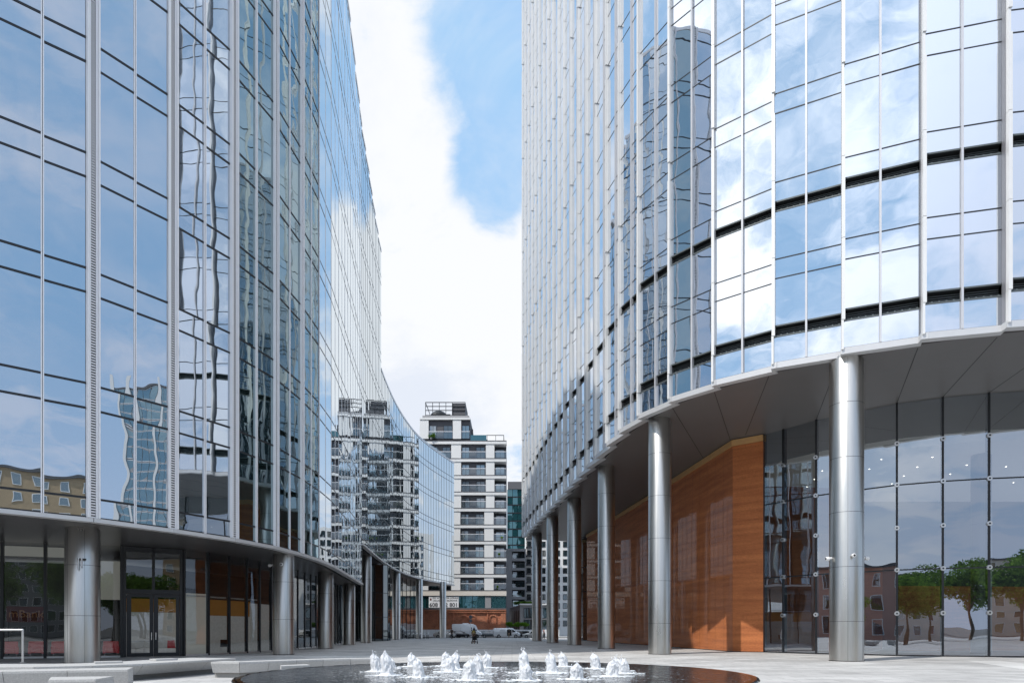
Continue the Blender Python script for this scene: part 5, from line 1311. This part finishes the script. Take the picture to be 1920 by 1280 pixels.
MB().ball((0, 0, .16), .21, 16, 10, (.85, .52, 1.1)).build('bag', 'cloth_olive', bp, smooth=True); MB().ball((0, -.09, .08), .13, 12, 8, (.95, .5, .8)).build('pocket', 'cloth_tan', bp, smooth=True)
MB().path([(-.11, .04, .33), (-.13, .17, .36), (-.13, .27, .15)], .018, 6).build('strap', 'cloth_black', bp); MB().path([(.11, .04, .33), (.13, .17, .36), (.13, .27, .15)], .018, 6).build('strap', 'cloth_black', bp)
ps = thing('pushchair', 'dark pushchair with black wheels pushed by the person with the backpack', 'pushchair', (-4.05, 74.25, 0))
for x, y, r in ((-.33, -.25, .15), (.33, -.25, .15), (-.26, .55, .10), (.26, .55, .10)):
    w = MB().lathe((x, y, r), [(r * .6, -.03), (r, -.025), (r, .025), (r * .6, .03)], 18, axis='x').build('wheel', 'tyre', ps, smooth=True); MB().lathe((x, y, r), [(r * .58, -.032), (r * .58, .032)], 14, axis='x').build('rim', 'rim', w)
f = MB()
for s in (-1, 1): f.path([(s * .33, -.25, .15), (s * .27, .12, .48), (s * .26, .55, .10)], .016, 8); f.path([(s * .27, .45, .30), (s * .27, .1, .55), (s * .25, -.30, 1.02)], .016, 8)
f.path([(-.25, -.30, 1.02), (.25, -.30, 1.02)], .02, 8).path([(-.33, -.25, .15), (.33, -.25, .15)], .012, 8); f.build('frame', 'dark_metal', ps)
MB().hexa([(-.22, .05, .38), (.22, .05, .38), (.22, .5, .44), (-.22, .5, .44)], [(-.22, .0, .50), (.22, .0, .50), (.22, .5, .52), (-.22, .5, .52)]).hexa([(-.22, -.05, .42), (.22, -.05, .42), (.22, .06, .42), (-.22, .06, .42)], [(-.22, -.20, .92), (.22, -.20, .92), (.22, -.10, .94), (-.22, -.10, .94)]).build('seat', 'cloth_black', ps, bevel=.03)
MB().ball((0, .04, .86), .30, 14, 8, (.8, .85, .75)).build('hood', 'cloth_dark', ps, smooth=True)
MB().box(-.2, .2, -.18, .25, .17, .30).build('basket', 'cloth_grey', ps, bevel=.03)
person('person in black standing with raised forearms beside the white high roof van', (-9.95, 112.8, 0), .3, [arm(-1, (.08, .0, -.27), (-.02, -.22, -.16)), arm(1, (.08, .0, -.27), (-.02, -.20, -.10))], stride, 'cloth_black', 'cloth_black', h=1.78)
person('person in a dark top and pale trousers leaning into the open van door', (-.62, 134.9, RZ), PI * .92, [arm(-1, (.06, -.1, -.25), (.02, -.34, -.22)), arm(1, (.06, -.1, -.25), (.02, -.36, -.12))], stand, 'cloth_black', 'cloth_tan', h=1.78, lean=.25)
person('person in an orange top walking between the two farthest tower columns', (5.05, 108.0, 0), PI * .5, [arm(-1, (.03, .08, -.27), (.02, .05, -.53)), arm(1, (.03, -.08, -.27), (.02, -.20, -.49))], stride, 'cloth_orange', 'cloth_black', h=1.72)
# ------------------------------------------------------------------ across the square, behind the photographer: what the glass mirrors
def block(name, label, cx, cy, rz, w, d, h, floors, cols, wall, glass, roof=True, group=None, cat='building', wr=(.55, .55), fins=False):
    t = thing(name, label, cat, (cx, cy, 0), rz, group)
    MB().box(-w / 2, w / 2, 0, d, 0, h).build('wall', wall, t)
    if roof: MB().box(-w / 2 - .4, w / 2 + .4, -.4, d + .4, h + .004, h + .5).build('roof', 'clad_grey', t)
    fh, cw = h / floors, w / cols
    for f in range(floors):
        mb, fr = MB(), MB()
        for c in range(cols):
            x0 = -w / 2 + (c + .5 - wr[0] / 2) * cw; x1 = x0 + cw * wr[0]; z0 = f * fh + fh * (1 - wr[1]) * .55; z1 = z0 + fh * wr[1]
            mb.oquad((x0, -.02), (1, 0), (0, -1), 0, x1 - x0, z0, z1, 0, (rng.gauss(0, .01), rng.gauss(0, .01)))
            fr.box(x0 - .12, x0, -.09, -.004, z0 - .12, z1 + .12); fr.box(x1, x1 + .12, -.09, -.004, z0 - .12, z1 + .12); fr.box(x0, x1, -.09, -.004, z1, z1 + .12); fr.box(x0, x1, -.12, -.004, z0 - .12, z0)
        o = fr.build('window_row', 'clad_white' if not fins else 'silver', t); mb.build('glazing', glass, o)
    return t
block('old_apartment_house', 'beige plastered apartment house across the square, mirrored in the left facade', 73, -39, R(-122), 50, 12, 30, 9, 15, 'beige', 'window_glass', cat='apartment house', wr=(.4, .5))
sky_t = block('skyscraper', 'slim glass skyscraper mirrored in the left facade', 235, -8, R(-90), 19, 18, 92, 24, 9, 'clad_mid', 'far_glass', cat='skyscraper', wr=(.94, .86), fins=True)
for x in (-9.6, -4.2, 4.0, 9.0): MB().box(x, x + .9, -.7, -.1, 0, 95).build('pilaster', 'white_metal', sky_t)
block('town_house', 'pink plastered town house mirrored in the lobby glass', -60, -15, R(124), 34, 12, 13, 3, 9, 'pink', 'window_glass', cat='town house', wr=(.34, .6))
block('office_block', 'grey office block mirrored in the lobby glass', -14, -120, R(180), 30, 20, 26, 8, 14, 'clad_mid', 'window_glass', cat='office block', wr=(.6, .55))
for i, (lb, cx_, cy_, rz_, w_, h_, f_, c_, wl) in enumerate((
        ('long low cream block behind the town house, mirrored low in the lobby glass', 48, -92, 172, 46, 16, 5, 14, 'clad_cream'),
        ('grey office slab far behind the square on the left', -84, -78, 205, 50, 24, 7, 14, 'clad_mid'),
        ('cream tenement row at the far side of the square', -38, -84, 186, 36, 14, 4, 10, 'clad_cream'),
        ('beige tenement with tall windows at the right of the square', 104, -72, 150, 44, 18, 5, 12, 'beige'))):
    block('city_block', lb, cx_, cy_, R(rz_), w_, 14, h_, f_, c_, wl, 'window_glass', cat='city block', wr=(.42, .55))
bt = None
SPOT = [(-44, -12, 8), (-47, 2, 7), (-33, -33, 10), (-42, -24, 11), (5, -36, 10), (21, -42, 12), (46, -34, 10), (-10, -44, 12), (60, -24, 11), (0, -29, 8), (-6, -26, 9.5), (-15, -31, 11), (-24, -27, 10), (14, -30, 9), (27, -24, 10), (40, -18, 11), (52, -10, 10), (62, -2, 11), (34, -34, 11), (72, 8, 11)]
for i, (x, y, h) in enumerate(SPOT):
    if bt is None:
        o = bt = tree('broadleaf_tree', '', (x, y, 0), 10, 5.0, 11, n=9000)
    else: o = copy_tree(bt)
    o.location = (x, y, 0); o.rotation_euler = (0, 0, i * 1.3); s = h / 10; o.scale = (s, s, s)
    o['label'] = 'green broadleaf tree across the square seen only as a reflection in the ground floor glass'; o['group'] = 'trees across the square'
# ------------------------------------------------------------------ light
EL, SD = R(54), norm2((-.79, -.61))
sdir = Vector((SD[0] * math.cos(EL), SD[1] * math.cos(EL), math.sin(EL)))
sl_ = bpy.data.lights.new('sun', 'SUN'); sl_.energy = 3.8; sl_.angle = R(.5); sl_.color = (1.0, .955, .89)
so_ = bpy.data.objects.new('sun', sl_); COL.objects.link(so_); so_.rotation_euler = (-sdir).to_track_quat('-Z', 'Y').to_euler(); so_.location = (0, 0, 120)
w = bpy.data.worlds.new('World'); scene.world = w; w.use_nodes = True
nt = w.node_tree; nt.nodes.clear()
out = nt.nodes.new('ShaderNodeOutputWorld'); bg = nt.nodes.new('ShaderNodeBackground'); bg.inputs['Strength'].default_value = .12
sky = nt.nodes.new('ShaderNodeTexSky'); sky.sky_type = 'NISHITA'; sky.sun_disc = False; sky.sun_elevation = EL; sky.sun_rotation = math.atan2(SD[0], SD[1])
sky.air_density = 1.0; sky.dust_density = .6; sky.ozone_density = 1.6
tc = nd(nt, 'ShaderNodeTexCoord')
sep = nd(nt, 'ShaderNodeSeparateXYZ'); nt.links.new(tc.outputs['Generated'], sep.inputs[0])
def math_(op, a, b=None, c=None):
    n = nd(nt, 'ShaderNodeMath', operation=op)
    for i, v in enumerate((a, b, c)):
        if v is None: continue
        if isinstance(v, (int, float)): n.inputs[i].default_value = v
        else: nt.links.new(v, n.inputs[i])
    return n.outputs[0]
zc = math_('ADD', math_('MAXIMUM', sep.outputs[2], 0.0), .22)
cx = nd(nt, 'ShaderNodeCombineXYZ'); nt.links.new(math_('DIVIDE', sep.outputs[0], zc), cx.inputs[0]); nt.links.new(math_('DIVIDE', sep.outputs[1], zc), cx.inputs[1])
def wnoise(scale, detail, rough, off=(0, 0, 0), dist=0.0):
    mp = nd(nt, 'ShaderNodeMapping'); mp.inputs['Location'].default_value = off; nt.links.new(cx.outputs[0], mp.inputs[0])
    n = nd(nt, 'ShaderNodeTexNoise'); n.inputs['Scale'].default_value = scale; n.inputs['Detail'].default_value = detail; n.inputs['Roughness'].default_value = rough; n.inputs['Distortion'].default_value = dist
    nt.links.new(mp.outputs[0], n.inputs['Vector']); return n.outputs['Fac']
big = wnoise(1.9, 11, .60, (3.1, 1.7, .4), .35)
shade = wnoise(1.6, 7, .6, (7.7, 2.2, 0), .2)
wisp = wnoise(2.6, 6, .62, (1.3, 5.2, 0), .8)
def dirv(px, py): return Vector(((px - 960) / 1280, 1, (1180 - py) / 1280)).normalized()
# banks of cloud and clear patches: (direction, inner radius, outer radius, amount)
AREAS = [(dirv(690, 200), 5, 21, .22), (dirv(760, 560), 5, 18, .16), (dirv(975, 540), 2, 7, .30), (dirv(935, -30), .5, 8, -.36), (dirv(975, 160), .5, 7.5, -.33), (dirv(985, 330), .5, 6.0, -.32), (dirv(880, 320), .3, 2.6, -.20), (dirv(930, 420), .3, 2.4, -.16), (dirv(850, 760), 6, 16, .10),
         (Vector((-.9, -.40, .55)).normalized(), 18, 60, .03), (Vector((.94, -.30, .45)).normalized(), 10, 62, -.05), (Vector((.0, -1, .5)).normalized(), 10, 58, .22), (Vector((.75, .65, .6)).normalized(), 5, 40, -.10)]
fluff = wnoise(6.5, 10, .62, (9.1, 3.3, 0), .5)
acc = math_('ADD', math_('MULTIPLY_ADD', big, 1.7, -.35), math_('MULTIPLY_ADD', fluff, .75, -.375))
for d, r0, r1, amt in AREAS:
    dp = nd(nt, 'ShaderNodeVectorMath', operation='DOT_PRODUCT'); nt.links.new(tc.outputs['Generated'], dp.inputs[0]); dp.inputs[1].default_value = d
    mr = nd(nt, 'ShaderNodeMapRange', interpolation_type='SMOOTHSTEP'); mr.inputs['From Min'].default_value = math.cos(R(r1)); mr.inputs['From Max'].default_value = math.cos(R(r0))
    mr.inputs['To Min'].default_value = 0; mr.inputs['To Max'].default_value = amt; nt.links.new(dp.outputs['Value'], mr.inputs['Value'])
    acc = math_('ADD', acc, mr.outputs[0])
mk = nd(nt, 'ShaderNodeMapRange', interpolation_type='SMOOTHSTEP'); mk.inputs['From Min'].default_value = .36; mk.inputs['From Max'].default_value = .80; nt.links.new(acc, mk.inputs['Value'])
# thin high veil
ws = nd(nt, 'ShaderNodeMapRange', interpolation_type='SMOOTHSTEP'); ws.inputs['From Min'].default_value = .38; ws.inputs['From Max'].default_value = .80; ws.inputs['To Max'].default_value = .75; nt.links.new(wisp, ws.inputs['Value'])
hz = nd(nt, 'ShaderNodeMapRange'); hz.inputs['From Min'].default_value = .0; hz.inputs['From Max'].default_value = .36; hz.inputs['To Min'].default_value = 1.0; hz.inputs['To Max'].default_value = 0.0; nt.links.new(sep.outputs[2], hz.inputs['Value'])
mask = math_('MAXIMUM', math_('MAXIMUM', mk.outputs[0], ws.outputs[0]), hz.outputs[0])
# cloud colour: lit white with soft lavender-grey undersides
sh = nd(nt, 'ShaderNodeMapRange', interpolation_type='SMOOTHSTEP'); sh.inputs['From Min'].default_value = .46; sh.inputs['From Max'].default_value = .66; nt.links.new(shade, sh.inputs['Value'])
cc = nd(nt, 'ShaderNodeMixRGB'); cc.inputs[1].default_value = (8.1, 8.25, 8.5, 1); cc.inputs[2].default_value = (6.7, 7.15, 8.0, 1); nt.links.new(sh.outputs[0], cc.inputs[0])
# only bright towards the open sky in front and the sun; hazier lavender behind
front = nd(nt, 'ShaderNodeMapRange', interpolation_type='SMOOTHSTEP'); front.inputs['From Min'].default_value = -.75; front.inputs['From Max'].default_value = .1
dpx = nd(nt, 'ShaderNodeVectorMath', operation='DOT_PRODUCT'); nt.links.new(tc.outputs['Generated'], dpx.inputs[0]); dpx.inputs[1].default_value = Vector((-.75, .66, 0))
nt.links.new(dpx.outputs['Value'], front.inputs['Value'])
cm = nd(nt, 'ShaderNodeMixRGB'); cm.inputs[1].default_value = (6.3, 7.1, 8.7, 1); nt.links.new(front.outputs[0], cm.inputs[0]); nt.links.new(cc.outputs[0], cm.inputs[2])
skg = nd(nt, 'ShaderNodeMixRGB', blend_type='MULTIPLY'); skg.inputs[0].default_value = 1; skg.inputs[2].default_value = (3.35, 3.5, 3.05, 1); nt.links.new(sky.outputs[0], skg.inputs[1])
dk = nd(nt, 'ShaderNodeMixRGB', blend_type='DARKEN'); dk.inputs[0].default_value = 1; dk.inputs[2].default_value = (3.2, 5.25, 7.9, 1); nt.links.new(skg.outputs[0], dk.inputs[1])
dps = nd(nt, 'ShaderNodeVectorMath', operation='DOT_PRODUCT'); nt.links.new(tc.outputs['Generated'], dps.inputs[0]); dps.inputs[1].default_value = sdir
gs = nd(nt, 'ShaderNodeMapRange', interpolation_type='SMOOTHSTEP'); gs.inputs['From Min'].default_value = .45; gs.inputs['From Max'].default_value = 1.0; gs.inputs['To Min'].default_value = 1.0; gs.inputs['To Max'].default_value = 1.75; nt.links.new(dps.outputs['Value'], gs.inputs['Value'])
cg = nd(nt, 'ShaderNodeVectorMath', operation='SCALE'); nt.links.new(cm.outputs[0], cg.inputs[0]); nt.links.new(gs.outputs[0], cg.inputs['Scale'])
fin = nd(nt, 'ShaderNodeMixRGB'); nt.links.new(mask, fin.inputs[0]); nt.links.new(dk.outputs[0], fin.inputs[1]); nt.links.new(cg.outputs[0], fin.inputs[2])
nt.links.new(fin.outputs[0], bg.inputs[0]); nt.links.new(bg.outputs[0], out.inputs[0])
# ------------------------------------------------------------------ camera
cd = bpy.data.cameras.new('camera'); cd.sensor_width = 36; cd.sensor_fit = 'HORIZONTAL'; cd.lens = 24; cd.shift_y = 540 / 1920; cd.clip_start = .1; cd.clip_end = 5000
co = bpy.data.objects.new('camera', cd); COL.objects.link(co); co.location = (0, 0, EYE); co.rotation_euler = (R(90), 0, 0); scene.camera = co
scene.view_settings.view_transform = 'Standard'; scene.view_settings.look = 'None'; scene.view_settings.exposure = 0
scene.cycles.max_bounces = 10; scene.cycles.glossy_bounces = 6; scene.cycles.transparent_max_bounces = 16; scene.cycles.diffuse_bounces = 3
scene.cycles.sample_clamp_indirect = 6
